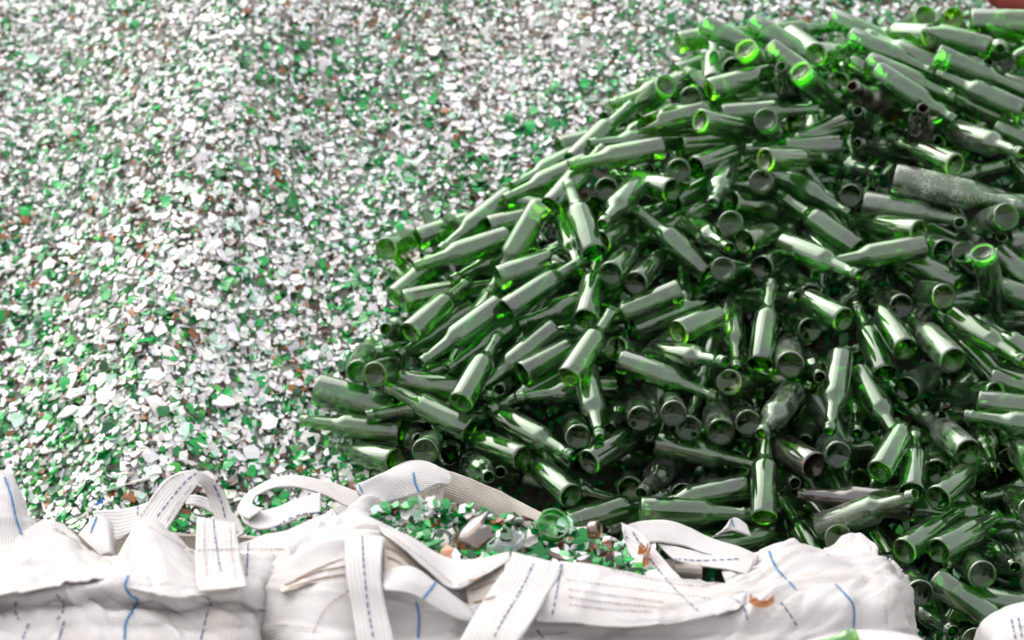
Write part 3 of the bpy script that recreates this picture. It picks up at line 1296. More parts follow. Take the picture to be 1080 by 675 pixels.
g0 1218 5158 623 442 755 483
d0 1376 4911 426 690 462 555
k0 1482 5192 636 -158 755 635
g0 1628 5824 1029 -375 -757 -533
d0 418 4931 362 -933 -138 330
k0 1584 5933 1157 -679 -503 -533
a0 1319 5246 676 409 715 565
g0 1686 5675 964 -818 -554 -150
d0 1217 5246 634 -59 -772 -631
d0 1501 5665 1045 -91 769 631
g0 1706 6059 1098 -612 -442 -654
d0 1267 5175 501 439 -830 -340
d0 781 4705 177 -78 894 439"""
LOOK = {'g': 'green', 'd': 'dark green', 'a': 'blue-green', 'k': 'dusty green', 'K': 'long grit-caked green', 'r': 'brown', 'f': 'wide green'}


def bottle_matrix(c, a, roll):
    z = Vector(a).normalized()
    q = z.to_track_quat('Z', 'Y')
    return Matrix.Translation(c) @ q.to_matrix().to_4x4() @ Matrix.Rotation(roll, 4, 'Z')


things, rest = [], {}
LENS = {'g': .235, 'd': .235, 'a': .225, 'k': .24, 'K': .30, 'r': .24, 'f': .30}
for i, ln in enumerate(DATA.strip().splitlines()):
    s = ln.split()
    k, ind = s[0][0], s[0][1] == '1'
    v = [float(q) / 1000 for q in s[1:]]
    mtx = bottle_matrix(Vector(v[:3]), v[3:6], rnd.uniform(0, 6.28))
    if ind:
        brk = k in 'gk' and rnd.random() < (0.08 if i < 180 else 0.26)
        o = bpy.data.objects.new('bottle', CUTMESH[k] if brk else MESH[k])
        COL.link(o); o.matrix_world = mtx
        c = Vector(v[:3]); a = Vector(v[3:6])
        p0 = to_px(c - a * LENS[k] / 2); p1 = to_px(c + a * LENS[k] / 2); pc = to_px(c)
        things.append((o, k, brk, p0, p1, pc))
    else:
        rest.setdefault(k, []).append(mtx)
# the bottles deeper in the heap, past the 300 that show largest
bv, bl, bs_, bmi, nv0, slots = [], [], [], [], 0, []
for k, ms in rest.items():
    src = MESH[k]
    slots += [KMAT[k], INNER[KMAT[k].name]]
    co = np.zeros(len(src.vertices) * 3, np.float32); src.vertices.foreach_get('co', co); co = co.reshape(-1, 3)
    lv = np.zeros(len(src.loops), np.int32); src.loops.foreach_get('vertex_index', lv)
    lt = np.zeros(len(src.polygons), np.int32); src.polygons.foreach_get('loop_total', lt)
    mi = np.zeros(len(src.polygons), np.int32); src.polygons.foreach_get('material_index', mi)
    for mtx in ms:
        A = np.array(mtx)
        bv.append(co @ A[:3, :3].T + A[:3, 3]); bl.append(lv + nv0); bs_.append(lt); bmi.append(mi + len(slots) - 2)
        nv0 += len(co)
bv = np.concatenate(bv); bl = np.concatenate(bl); bs_ = np.concatenate(bs_); bmi = np.concatenate(bmi)
me = bpy.data.meshes.new('buried_bottles')
me.vertices.add(len(bv)); me.vertices.foreach_set('co', bv.astype(np.float32).ravel())
me.loops.add(len(bl)); me.loops.foreach_set('vertex_index', bl.astype(np.int32))
me.polygons.add(len(bs_)); me.polygons.foreach_set('loop_start', np.concatenate([[0], np.cumsum(bs_)[:-1]]).astype(np.int32))
for s_ in slots: me.materials.append(s_)
me.polygons.foreach_set('material_index', bmi.astype(np.int32))
me.update(calc_edges=True)
me.polygons.foreach_set('use_smooth', np.ones(len(bs_), dtype=bool))
o = add('buried_bottles', me)
tag(o, 'green bottles buried deeper in the heap, mostly hidden by those on top', 'bottles', kind='stuff')

# a label for every bottle: look, how it points, where in the heap
ORD = ['first', 'second', 'third', 'fourth', 'fifth', 'sixth', 'seventh', 'eighth', 'ninth', 'tenth']
buck = {}
for o, k, brk, p0, p1, pc in things:
    dx, dy = p1[0] - p0[0], p1[1] - p0[1]
    ln = math.hypot(dx, dy)
    near_base = p0[2] < p1[2]
    if ln < 52:
        pose = 'base facing the viewer' if near_base else 'mouth facing the viewer'
    else:
        a = math.degrees(math.atan2(-dy, dx)) % 360
        pose = 'neck to ' + ['right', 'upper right', 'top', 'upper left', 'left', 'lower left', 'bottom', 'lower right'][int((a + 22.5) // 45) % 8]
    x, y = pc[0], pc[1]
    row = 'at the heap crest' if y < 75 else 'in the upper heap' if y < 180 else 'in the middle heap' if y < 330 else 'in the lower heap' if y < 480 else 'at the heap foot'
    edge = np.interp(y, [40, 270, 420, 480], [735, 390, 330, 330])
    u = (x - edge) / (1080 - edge)
    colm = 'left edge' if u < .16 else 'left half' if u < .5 else 'right half' if u < .84 else 'right border'
    look = ('broken ' if brk else '') + LOOK[k]
    buck.setdefault((look, pose, row, colm), []).append((x, o))
for (look, pose, row, colm), lst in buck.items():
    lst.sort(key=lambda t: t[0])
    for q, (x, o) in enumerate(lst):
        if len(lst) == 1: lab = f'{look} glass bottle, {pose}, {row}, {colm}'
        elif q == 0: lab = f'{look} glass bottle, {pose}, {row}, {colm}, leftmost'
        elif q == len(lst) - 1: lab = f'{look} glass bottle, {pose}, {row}, {colm}, rightmost'
        else: lab = f'{look} bottle, {pose}, {row}, {colm}, {ORD[q]} from left'
        tag(o, lab, 'bottle', 'empty bottles heaped on the slope')

# splinters of green glass lying in the gaps of the bottle heap
n = 14000
hx = rng.uniform(-0.5, 1.7, n); hy = rng.uniform(4.6, 6.7, n)
k = in_heap(hx, hy); hx, hy = hx[k], hy[k]
ed = edge_dist(hx, hy); s_ = np.clip(ed / .55, 0, 1)
hz = cullet_z(hx, hy) - .03 + (.02 + .06 * s_ * (2 - s_)) * np.clip(ed / .10, 0, 1) + rng.beta(1, 3, len(hx)) * (.02 + .12 * s_)
hn = np.array([[0, -.57, .82]]) + rng.normal(0, .6, (len(hx), 3))
hp = np.stack([hx, hy, hz], -1)
gi = rng.choice([3, 4, 5, 2, 7], len(hx), p=[.25, .55, .05, .05, .10])
V, T, C = shard_cloud(hp, hn, rng.uniform(.006, .020, len(hx)), np.clip(PCOL[gi] * rng.uniform(.5, 1.3, (len(hx), 1)), .004, .9), rng)
o = add('green_splinters', tri_mesh('green_splinters', V, T, C))
tag(o, 'splinters of green glass in the gaps between the heaped bottles', 'broken glass', kind='stuff')
# ------------------------------------------------------------------ bulk bags
def cr(p0, p1, p2, p3, t):
    return 0.5 * ((2 * p1) + (p2 - p0) * t + (2 * p0 - 5 * p1 + 4 * p2 - p3) * t * t + (3 * p1 - p0 - 3 * p2 + p3) * t ** 3)


def upsample(rows, k):
    """Catmull-Rom along the first axis of an (n, m, 3) array, k steps a span."""
    n = len(rows)
    out = []
    for i in range(n - 1):
        p0, p1, p2, p3 = rows[max(i - 1, 0)], rows[i], rows[i + 1], rows[min(i + 2, n - 1)]
        for s in range(k):
            out.append(cr(p0, p1, p2, p3, s / k))
    out.append(rows[-1])
    return np.array(out)


def sheet(name, rows, mat, parent, ku=8, kv=8, amp=0.006, fold=(3.0, 11.0), thick=0.0025, seed=0.0, world=False, pinch=0.0):
    """A piece of cloth through rows of control points (photo x, photo y, metres ahead), creased and given thickness."""
    G = np.array([[list(p) if world else list(at(*p)) for p in r] for r in rows])
    G = upsample(G, kv)
    G = upsample(G.transpose(1, 0, 2), ku).transpose(1, 0, 2)
    nv, nu, _ = G.shape
    du = np.gradient(G, axis=1); dv = np.gradient(G, axis=0)
    N = np.cross(du, dv); N /= np.linalg.norm(N, axis=-1, keepdims=True) + 1e-9
    vw = G - np.array([0, 0, CAM_H])
    flip = np.sign(-(N * vw).sum(-1).mean()) or 1
    N *= flip
    lu = np.concatenate([np.zeros((nv, 1)), np.cumsum(np.linalg.norm(np.diff(G, axis=1), axis=-1), 1)], 1)
    lv = np.concatenate([np.zeros((1, nu)), np.cumsum(np.linalg.norm(np.diff(G, axis=0), axis=-1), 0)], 0)
    if amp:
        D = np.zeros((nv, nu))
        for j in range(nv):
            for i in range(nu):
                a, b = lu[j, i], lv[j, i]
                wob = noise.noise(Vector((a * 2.5, b * 2.5, seed + 9))) * 0.35
                r1 = 1 - abs(noise.noise(Vector((a * fold[0] + wob, b * fold[1] + wob, seed)))) * 2
                r2 = 1 - abs(noise.noise(Vector((a * fold[1] * .9 + wob * 3, b * fold[0] * 1.6, seed + 4)))) * 2
                r3 = noise.noise(Vector((a * 26, b * 26, seed + 2)))
                c1 = max(0.0, 1 - abs(noise.noise(Vector((a * 7 + b * 5 + wob * 2, b * 9 - a * 3, seed + 6)))) * 7)
                c2 = max(0.0, 1 - abs(noise.noise(Vector((a * 15 - b * 8, b * 17 + a * 6 + wob * 3, seed + 7)))) * 6)
                D[j, i] = (r1 * abs(r1) * .75 + r2 * .45 + r3 * .18 + c1 * .55 - c2 * .30)
        G = G + N * (D * amp)[..., None]
    du = np.gradient(G, axis=1); dv = np.gradient(G, axis=0)
    N = np.cross(du, dv); N /= np.linalg.norm(N, axis=-1, keepdims=True) + 1e-9
    N *= flip
    V = np.concatenate([G.reshape(-1, 3), (G - N * thick).reshape(-1, 3)])
    M = nv * nu
    F = []
    for j in range(nv - 1):
        for i in range(nu - 1):
            a = j * nu + i
            q = (a, a + 1, a + nu + 1, a + nu)
            F.append(q); F.append((q[3] + M, q[2] + M, q[1] + M, q[0] + M))
    edge = [(j * nu, (j + 1) * nu) for j in range(nv - 1)] + [(j * nu + nu - 1, (j + 1) * nu + nu - 1) for j in range(nv - 1)]
    edge += [(i, i + 1) for i in range(nu - 1)] + [((nv - 1) * nu + i, (nv - 1) * nu + i + 1) for i in range(nu - 1)]
    for a, b in edge: F.append((a, b, b + M, a + M))
    m = pymesh(name, V, F)
    bm = bmesh.new(); bm.from_mesh(m); bmesh.ops.recalc_face_normals(bm, faces=bm.faces); bm.to_mesh(m); bm.free()
    m.polygons.foreach_set('use_smooth', [True] * len(m.polygons))
    uvl = m.uv_layers.new(name='UVMap')
    UV = np.stack([lu.reshape(-1), lv.reshape(-1)], -1); UV = np.concatenate([UV, UV])
    li = np.zeros(len(m.loops), dtype=np.int32); m.loops.foreach_get('vertex_index', li)
    uvl.data.foreach_set('uv', UV[li].astype(np.float32).ravel())
    return add(name, m, mat, parent)


def band(name, left, right, mat, parent, k=8, amp=0.0015, thick=0.0028, seed=0.0):
    """Webbing between two edge lines of equal length."""
    rows = []
    for a, b in zip(left, right):
        mid = tuple((p + q) / 2 for p, q in zip(a, b))
        rows.append([a, mid, b])
    return sheet(name, rows, mat, parent, 5, k, amp, (6, 14), thick, seed)


TREES = {}


def ribbon_on(bag, line, width, mat, name, dash=None, lift=0.0016):
    """A line of thread lying on the bag's cloth: found by following the line over the cloth."""
    if bag.name not in TREES:
        TREES[bag.name] = [BVHTree.FromPolygons([v.co[:] for v in c.data.vertices], [p.vertices[:] for p in c.data.polygons])
                           for c in bag.children if c.type == 'MESH']
    trees = TREES[bag.name]
    o = Vector((0, 0, CAM_H))
    pts = []
    L = np.array([[p[0], p[1], 0] for p in line], float)
    if len(L) > 2: L = upsample(L, 6)
    dense = []
    for a, b in zip(L[:-1], L[1:]):
        n = max(1, int(np.hypot(*(b - a)[:2]) / 1.5))
        for s in range(n): dense.append(a + (b - a) * s / n)
    dense.append(L[-1])
    for q in dense:
        dr = (at(q[0], q[1], 4.0) - o).normalized()
        best = None
        for t in trees:
            h = t.ray_cast(o, dr)
            if h[0] is not None and (best is None or h[3] < best[3]): best = h
        if best is not None:
            nn = best[1] if best[1].dot(dr) < 0 else -best[1]
            pts.append((best[0] + nn * lift, nn))
        else: pts.append(None)
    runs, acc = [[]], 0.0
    for i in range(len(pts) - 1):
        a, b = pts[i], pts[i + 1]
        if a is None or b is None or (b[0] - a[0]).length > 0.03:
            if runs[-1]: runs.append([])
            continue
        if dash is None or (acc % (dash[0] + dash[1])) < dash[0]: runs[-1].append((a, b))
        acc += (b[0] - a[0]).length
    for segs in runs:
        V, F = [], []
        for a, b in segs:
            t = (b[0] - a[0])
            if t.length < 1e-6: continue
            w = t.cross(a[1]).normalized() * width / 2
            n0 = len(V)
            up = a[1] * 0.0012
            V += [a[0] - w, a[0] + w, b[0] + w, b[0] - w, a[0] + up, b[0] + up]
            F += [(n0, n0 + 4, n0 + 5, n0 + 3), (n0 + 4, n0 + 1, n0 + 2, n0 + 5)]
        if len(F) > 4: add(name, pymesh(name, V, F, False), mat, bag)


BLUE = dict(mat=M_BLUE, name='woven_stripe')
# ---------------------------------------------------------------- the middle bag, open and full of broken glass
b2 = empty('bulk_bag', at(600, 900, 4.0) * 1.0)
b2.location.z = 0.0
tag(b2, 'open white bulk bag full of broken glass in the middle foreground', 'bulk bag', 'white bulk bags along the front')
body_rows = [
    [(352, 566, 4.10), (346, 562, 3.90), (385, 560, 3.85), (430, 574, 3.84), (480, 604, 3.82), (540, 592, 3.82), (600, 598, 3.82), (680, 609, 3.82), (745, 618, 3.83), (792, 604, 3.88), (840, 577, 3.97), (890, 588, 4.02), (932, 592, 4.06), (938, 596, 4.3)],
    [(312, 600, 4.10), (306, 586, 3.84), (352, 590, 3.75), (420, 603, 3.73), (480, 630, 3.72), (540, 622, 3.72), (600, 627, 3.72), (680, 633, 3.72), (745, 637, 3.74), (800, 624, 3.79), (850, 607, 3.85), (900, 611, 3.88), (941, 604, 3.97), (950, 606, 4.3)],
    [(274, 640, 4.10), (262, 622, 3.84), (330, 622, 3.71), (410, 632, 3.68), (480, 646, 3.67), (540, 646, 3.67), (600, 646, 3.67), (680, 649, 3.67), (745, 651, 3.68), (800, 640, 3.71), (850, 627, 3.75), (905, 630, 3.77), (949, 622, 3.88), (957, 624, 4.3)],
    [(270, 668, 4.10), (256, 654, 3.82), (318, 658, 3.66), (405, 663, 3.64), (480, 666, 3.64), (540, 666, 3.64), (600, 666, 3.64), (680, 667, 3.64), (745, 667, 3.65), (800, 664, 3.67), (850, 660, 3.70), (905, 660, 3.72), (951, 658, 3.84), (959, 660, 4.3)],
    [(274, 740, 4.10), (262, 730, 3.82), (318, 735, 3.61), (405, 740, 3.58), (480, 740, 3.58), (540, 740, 3.58), (600, 740, 3.58), (680, 740, 3.58), (745, 740, 3.59), (800, 740, 3.61), (850, 740, 3.64), (905, 740, 3.66), (953, 735, 3.80), (962, 730, 4.3)],
    [(280, 1000, 4.10), (265, 1080, 3.82), (318, 1110, 3.64), (405, 1115, 3.62), (480, 1115, 3.62), (540, 1115, 3.62), (600, 1115, 3.62), (680, 1115, 3.62), (745, 1115, 3.62), (800, 1115, 3.63), (850, 1110, 3.65), (905, 1105, 3.68), (950, 1080, 3.80), (955, 970, 4.3)]]
sheet('front_panel', body_rows, M_CLOTH, b2, 13, 16, 0.012, (2.2, 12.0), seed=1.3)
# back wall: inner face seen above the glass, outer face down to the ground
sheet('back_panel', [
    [(372, 512, 4.22), (430, 490, 4.32), (474, 497, 4.33), (522, 516, 4.28), (580, 545, 4.20), (640, 572, 4.10), (676, 590, 4.02), (740, 596, 4.02)],
    [(380, 530, 4.23), (430, 520, 4.30), (474, 527, 4.31), (522, 542, 4.26), (580, 566, 4.18), (640, 588, 4.08), (676, 600, 4.01), (740, 606, 4.01)],
    [(390, 580, 4.26), (430, 575, 4.31), (474, 577, 4.32), (522, 585, 4.28), (580, 600, 4.20), (640, 615, 4.12), (676, 625, 4.06), (740, 630, 4.05)],
    [(390, 930, 4.36), (430, 920, 4.42), (474, 920, 4.42), (522, 920, 4.42), (580, 920, 4.40), (640, 940, 4.35), (676, 950, 4.32), (740, 960, 4.30)]],
    M_LINER, b2, 8, 9, 0.006, (4.0, 6.0), seed=5.1)
# folded-over flap at the back left corner
sheet('flap', [
    [(374, 514, 4.19), (405, 500, 4.27), (432, 489, 4.29), (456, 490, 4.30), (474, 498, 4.30)],
    [(380, 522, 4.17), (406, 512, 4.24), (434, 502, 4.26), (458, 500, 4.27), (476, 506, 4.27)],
    [(403, 530, 4.15), (412, 529, 4.22), (440, 521, 4.23), (462, 511, 4.25), (474, 512, 4.26)]], M_CLOTH, b2, 6, 6, 0.004, (5, 10), seed=2.2)
sheet('back_lining', [
    [(392, 526, 4.24), (430, 524, 4.27), (455, 515, 4.27), (470, 512, 4.28)],
    [(396, 545, 4.20), (430, 542, 4.22), (452, 536, 4.23), (466, 530, 4.25)],
    [(396, 572, 4.16), (430, 570, 4.18), (450, 568, 4.20), (462, 562, 4.22)]], M_LINER, b2, 6, 6, 0.005, (9, 3), seed=3.2)
sheet('flap', [
    [(402, 510, 4.30), (410, 496, 4.33), (432, 486, 4.34), (452, 487, 4.34), (470, 498, 4.33)],
    [(404, 518, 4.31), (412, 506, 4.33), (434, 498, 4.33), (452, 497, 4.33), (468, 504, 4.32)]], M_CLOTH, b2, 6, 6, 0.003, (5, 10), seed=2.8)
# rolled left rim
sheet('rim_fold', [
    [(352, 548, 3.98), (372, 533, 4.06), (392, 527, 4.10), (397, 540, 4.10)],
    [(336, 556, 3.90), (356, 546, 3.97), (382, 540, 4.02), (396, 552, 4.05)],
    [(338, 572, 3.84), (362, 560, 3.86), (395, 556, 3.90), (415, 562, 3.94)],
    [(350, 590, 3.83), (372, 582, 3.83), (400, 580, 3.86), (420, 585, 3.90)]], M_CLOTH, b2, 12, 12, 0.009, (5, 9), seed=7.7)
sheet('rim_fold', [
    [(300, 566, 3.88), (322, 556, 3.92), (345, 548, 3.95), (356, 546, 3.96)],
    [(304, 578, 3.82), (326, 572, 3.83), (348, 562, 3.86), (360, 556, 3.90)],
    [(318, 600, 3.79), (334, 592, 3.78), (350, 584, 3.80), (362, 578, 3.82)]], M_CLOTH, b2, 11, 11, 0.008, (5, 9), seed=8.1)
# gathered hollow under the left rim
sheet('lining', [
    [(300, 612, 3.78), (330, 598, 3.77), (352, 588, 3.77), (368, 580, 3.78)],
    [(296, 622, 3.73), (330, 612, 3.74), (352, 606, 3.74), (368, 602, 3.75)],
    [(296, 626, 3.70), (330, 620, 3.71), (352, 617, 3.71), (368, 616, 3.72)]], M_LINER, b2, 11, 11, 0.008, (9, 3), seed=4.1)
sheet('lining', [
    [(404, 566, 3.80), (420, 572, 3.79), (440, 588, 3.78), (452, 600, 3.78)],
    [(405, 590, 3.74), (420, 592, 3.74), (434, 600, 3.73), (446, 608, 3.73)],
    [(406, 606, 3.70), (418, 602, 3.70), (430, 606, 3.70), (440, 612, 3.70)]], M_LINER, b2, 6, 6, 0.004, (9, 3), seed=4.6)
sheet('lining', [
    [(490, 612, 3.76), (510, 602, 3.76), (532, 592, 3.76)],
    [(492, 628, 3.70), (512, 624, 3.70), (528, 618, 3.70)],
    [(500, 655, 3.67), (514, 650, 3.66), (522, 644, 3.66)]], M_LINER, b2, 6, 6, 0.003, (9, 3), seed=4.9)
# V-shaped fold of the front rim
sheet('flap', [
    [(400, 555, 3.86), (430, 566, 3.84), (470, 590, 3.80), (505, 592, 3.79), (538, 584, 3.80)],
    [(404, 562, 3.81), (436, 580, 3.77), (474, 606, 3.74), (506, 604, 3.74), (538, 588, 3.77)],
    [(410, 568, 3.77), (444, 596, 3.72), (478, 622, 3.69), (508, 608, 3.71), (536, 592, 3.75)]], M_CLOTH, b2, 7, 8, 0.004, (4, 9), seed=6.3)
# slanting fold with blue stripe below it
sheet('fold', [
    [(404, 606, 3.69), (432, 598, 3.69), (460, 616, 3.67), (486, 634, 3.65), (500, 646, 3.64)],
    [(404, 616, 3.655), (432, 612, 3.65), (460, 630, 3.635), (484, 645, 3.625), (499, 652, 3.62)],
    [(406, 622, 3.64), (434, 626, 3.63), (460, 641, 3.62), (482, 652, 3.615), (496, 656, 3.615)]], M_CLOTH, b2, 6, 6, 0.003, (3, 8), seed=3.9)
# folded collar along the front
sheet('collar', [
    [(552, 590, 3.81), (600, 597, 3.81), (660, 605, 3.81), (715, 614, 3.81), (752, 618, 3.82), (785, 616, 3.84)],
    [(556, 612, 3.69), (600, 616, 3.69), (660, 624, 3.69), (715, 632, 3.69), (756, 634, 3.70), (786, 628, 3.74)],
    [(562, 640, 3.635), (600, 643, 3.63), (660, 649, 3.63), (715, 648, 3.64), (758, 644, 3.66), (784, 638, 3.70)],
    [(566, 656, 3.615), (600, 658, 3.61), (655, 664, 3.60), (712, 658, 3.62), (758, 648, 3.65), (784, 641, 3.69)]], M_CLOTH, b2, 16, 12, 0.006, (2.5, 9), seed=9.4)
# webbing
band('strap', [(363, 562, 3.79), (364, 580, 3.72), (366, 610, 3.66), (372, 645, 3.62), (378, 690, 3.56), (384, 760, 3.52)],
     [(404, 566, 3.79), (403, 582, 3.71), (402, 610, 3.66), (408, 645, 3.62), (418, 690, 3.56), (424, 760, 3.52)], M_STRAP, b2, seed=1)
band('strap', [(540, 583, 3.80), (534, 598, 3.72), (518, 622, 3.66), (500, 650, 3.60), (484, 678, 3.55), (455, 735, 3.50)],
     [(594, 596, 3.79), (588, 610, 3.70), (576, 630, 3.64), (562, 654, 3.575), (542, 684, 3.53), (510, 740, 3.50)], M_STRAP, b2, seed=2)
band('strap', [(655, 552, 4.02), (676, 562, 3.98), (700, 590, 3.90), (724, 616, 3.80), (752, 640, 3.70)],
     [(658, 560, 3.99), (662, 580, 3.96), (676, 600, 3.88), (696, 622, 3.78), (718, 648, 3.66)], M_STRAP, b2, seed=3)
band('strap_loop', [(656, 556, 4.02), (672, 551, 4.10), (700, 549, 4.14), (725, 556, 4.14), (752, 568, 4.12), (782, 578, 4.08), (800, 586, 4.02)],
     [(660, 566, 3.98), (678, 571, 4.02), (700, 572, 4.06), (722, 576, 4.08), (745, 584, 4.06), (772, 592, 4.04), (796, 596, 4.0)], M_STRAP, b2, seed=4)
band('strap_loop', [(694, 574, 4.06), (712, 577, 4.07), (740, 583, 4.07), (772, 586, 4.04), (796, 590, 3.98)],
     [(712, 590, 4.00), (724, 594, 4.01), (744, 598, 4.01), (766, 600, 3.99), (788, 606, 3.95)], M_STRAP, b2, seed=5)
# crumpled right rim
sheet('rim_fold', [
    [(762, 606, 4.02), (800, 586, 4.06), (832, 574, 4.12), (868, 582, 4.22), (900, 566, 4.26), (921, 574, 4.22), (925, 590, 4.12)],
    [(766, 616, 3.94), (802, 600, 3.96), (834, 586, 4.00), (868, 591, 4.10), (898, 582, 4.16), (918, 586, 4.14), (924, 596, 4.08)],
    [(775, 632, 3.80), (806, 618, 3.84), (838, 604, 3.90), (870, 600, 3.98), (898, 599, 4.02), (916, 598, 4.04), (923, 600, 4.05)]], M_CLOTH, b2, 12, 12, 0.009, (6, 8), seed=5.8)
sheet('rim_fold', [
    [(822, 582, 4.06), (834, 572, 4.14), (850, 578, 4.17), (864, 584, 4.16)],
    [(824, 586, 4.04), (836, 582, 4.06), (850, 586, 4.08), (862, 590, 4.08)]], M_CLOTH, b2, 6, 6, 0.004, (6, 8), seed=5.2)
sheet('flap', [
    [(768, 556, 4.16), (773, 546, 4.24), (786, 554, 4.26)],
    [(750, 566, 4.14), (772, 560, 4.18), (792, 565, 4.20)]], M_CLOTH, b2, 6, 6, 0.003, (6, 8), seed=5.5)
# threads
TH = dict(width=0.0026, mat=M_NAVY, name='stitching', dash=(0.009, 0.005))
SM = dict(width=0.0022, mat=M_SEAM, name='stitching', dash=(0.006, 0.002))
BS = dict(width=0.0040, mat=M_BLUE, name='woven_stripe')
BR = dict(width=0.0030, mat=M_BROWNSEAM, name='stitching')
for ln in [[(382, 566), (384, 600), (388, 640), (394, 674)], [(562, 596), (548, 625), (530, 655), (520, 674)], [(592, 596), (588, 620), (582, 652)],
           [(710, 590), (740, 592), (780, 590)], [(668, 562), (686, 590), (712, 622), (738, 646)]]:
    ribbon_on(b2, ln, **TH)
for ln in [[(459, 615), (446, 632)], [(439, 636), (442, 650), (441, 674)], [(811, 582), (818, 598), (826, 608), (836, 618), (839, 622)],
           [(881, 617), (892, 628), (900, 640), (900, 662)], [(436, 499), (438, 510), (442, 519)], [(378, 512), (383, 522)], [(474, 616), (473, 622)], [(771, 548), (774, 556)]]:
    ribbon_on(b2, ln, **BS)
for ln in [[(597, 612), (640, 618), (700, 626), (750, 632)], [(600, 622), (640, 628), (700, 636)], [(600, 630), (640, 636), (700, 642)], [(600, 638), (640, 643), (690, 646)],
           [(578, 545), (640, 576)], [(415, 566), (446, 590), (476, 616)], [(484, 618), (536, 590)], [(910, 602), (912, 615)], [(936, 618), (934, 640), (936, 668)],
           [(640, 600), (690, 612), (740, 619), (780, 606)], [(330, 668), (345, 640), (370, 622)]]:
    ribbon_on(b2, ln, **SM)
for ln in [[(300, 618), (334, 604), (364, 598)], [(304, 621), (336, 611), (364, 606)], [(312, 612), (336, 600), (362, 590)], [(398, 540), (425, 540), (455, 533)],
           [(398, 546), (425, 548), (455, 542)], [(398, 534), (425, 533), (458, 524)], [(407, 578), (420, 584), (436, 598)], [(408, 588), (418, 592), (428, 600)],
           [(494, 614), (526, 602)], [(497, 624), (526, 612)], [(500, 636), (522, 630)]]:
    ribbon_on(b2, ln, **BR)
for ln, n_ in [([(824, 636), (834, 650), (842, 664)], 0), ([(770, 630), (784, 640), (788, 656)], 0), ([(566, 664), (574, 675)], 0)]:
    ribbon_on(b2, ln, **TH)

# ---------------------------------------------------------------- the bag on the left
b1 = empty('bulk_bag', Vector((-0.62, 3.95, 0)))
tag(b1, 'slumped white bulk bag with upright carrying loop at the left', 'bulk bag', 'white bulk bags along the front')
sheet('front_panel', [
    [(-70, 560, 4.02), (-10, 575, 3.98), (30, 560, 4.00), (54, 552, 4.02), (85, 572, 3.97), (116, 592, 3.92), (135, 590, 3.92), (150, 570, 3.93), (176, 566, 3.93), (206, 584, 3.90), (250, 588, 3.88), (300, 592, 3.90), (310, 600, 4.1)],
    [(-70, 600, 3.82), (-10, 604, 3.80), (30, 596, 3.82), (60, 590, 3.83), (90, 600, 3.81), (116, 606, 3.79), (138, 600, 3.79), (156, 592, 3.80), (180, 594, 3.79), (206, 602, 3.77), (250, 604, 3.77), (290, 608, 3.82), (300, 615, 4.1)],
    [(-70, 632, 3.70), (-10, 630, 3.70), (30, 624, 3.70), (60, 620, 3.69), (90, 618, 3.68), (116, 616, 3.68), (138, 618, 3.68), (156, 622, 3.68), (180, 628, 3.68), (206, 628, 3.68), (250, 622, 3.70), (284, 626, 3.78), (294, 630, 4.1)],
    [(-70, 646, 3.70), (-10, 645, 3.70), (30, 642, 3.69), (60, 640, 3.69), (90, 638, 3.69), (116, 638, 3.69), (138, 640, 3.69), (156, 642, 3.69), (180, 644, 3.69), (206, 644, 3.69), (250, 642, 3.70), (280, 645, 3.78), (290, 650, 4.1)],
    [(-70, 662, 3.64), (-10, 661, 3.64), (30, 660, 3.64), (60, 659, 3.64), (90, 659, 3.64), (116, 660, 3.64), (138, 661, 3.64), (156, 662, 3.64), (180, 663, 3.64), (206, 663, 3.64), (250, 663, 3.65), (280, 664, 3.74), (290, 665, 4.1)],
    [(-70, 740, 3.58), (-10, 740, 3.58), (30, 740, 3.58), (60, 740, 3.58), (90, 740, 3.58), (116, 740, 3.58), (138, 740, 3.58), (156, 740, 3.58), (180, 740, 3.58), (206, 740, 3.58), (250, 740, 3.60), (280, 740, 3.72), (290, 740, 4.1)],
    [(-70, 1115, 3.62), (-10, 1115, 3.62), (30, 1115, 3.62), (60, 1115, 3.62), (90, 1115, 3.62), (116, 1115, 3.62), (138, 1115, 3.62), (156, 1115, 3.62), (180, 1115, 3.62), (206, 1115, 3.62), (250, 1110, 3.64), (280, 1100, 3.74), (290, 1000, 4.1)]],
    M_CLOTH, b1, 13, 14, 0.013, (2.0, 12.0), seed=11.2)
# folded lip above the first crease
sheet('collar', [
    [(-70, 585, 3.90), (0, 588, 3.87), (55, 566, 3.93), (90, 582, 3.90), (118, 596, 3.86)],
    [(-70, 615, 3.74), (0, 612, 3.74), (55, 604, 3.77), (90, 606, 3.76), (118, 606, 3.76)],
    [(-70, 642, 3.645), (0, 632, 3.65), (55, 622, 3.66), (90, 614, 3.68), (118, 611, 3.70)]], M_CLOTH, b1, 16, 14, 0.008, (2.5, 9), seed=12.0)
sheet('collar', [
    [(128, 600, 3.83), (144, 556, 3.88), (160, 548, 3.90), (182, 566, 3.88), (206, 582, 3.86), (250, 588, 3.84)],
    [(132, 612, 3.74), (148, 592, 3.77), (166, 590, 3.77), (184, 596, 3.76), (208, 604, 3.75), (250, 604, 3.75)],
    [(120, 618, 3.675), (142, 622, 3.655), (166, 629, 3.645), (186, 631, 3.645), (208, 629, 3.65), (250, 625, 3.67)]], M_CLOTH, b1, 14, 14, 0.006, (2.5, 9), seed=12.6)
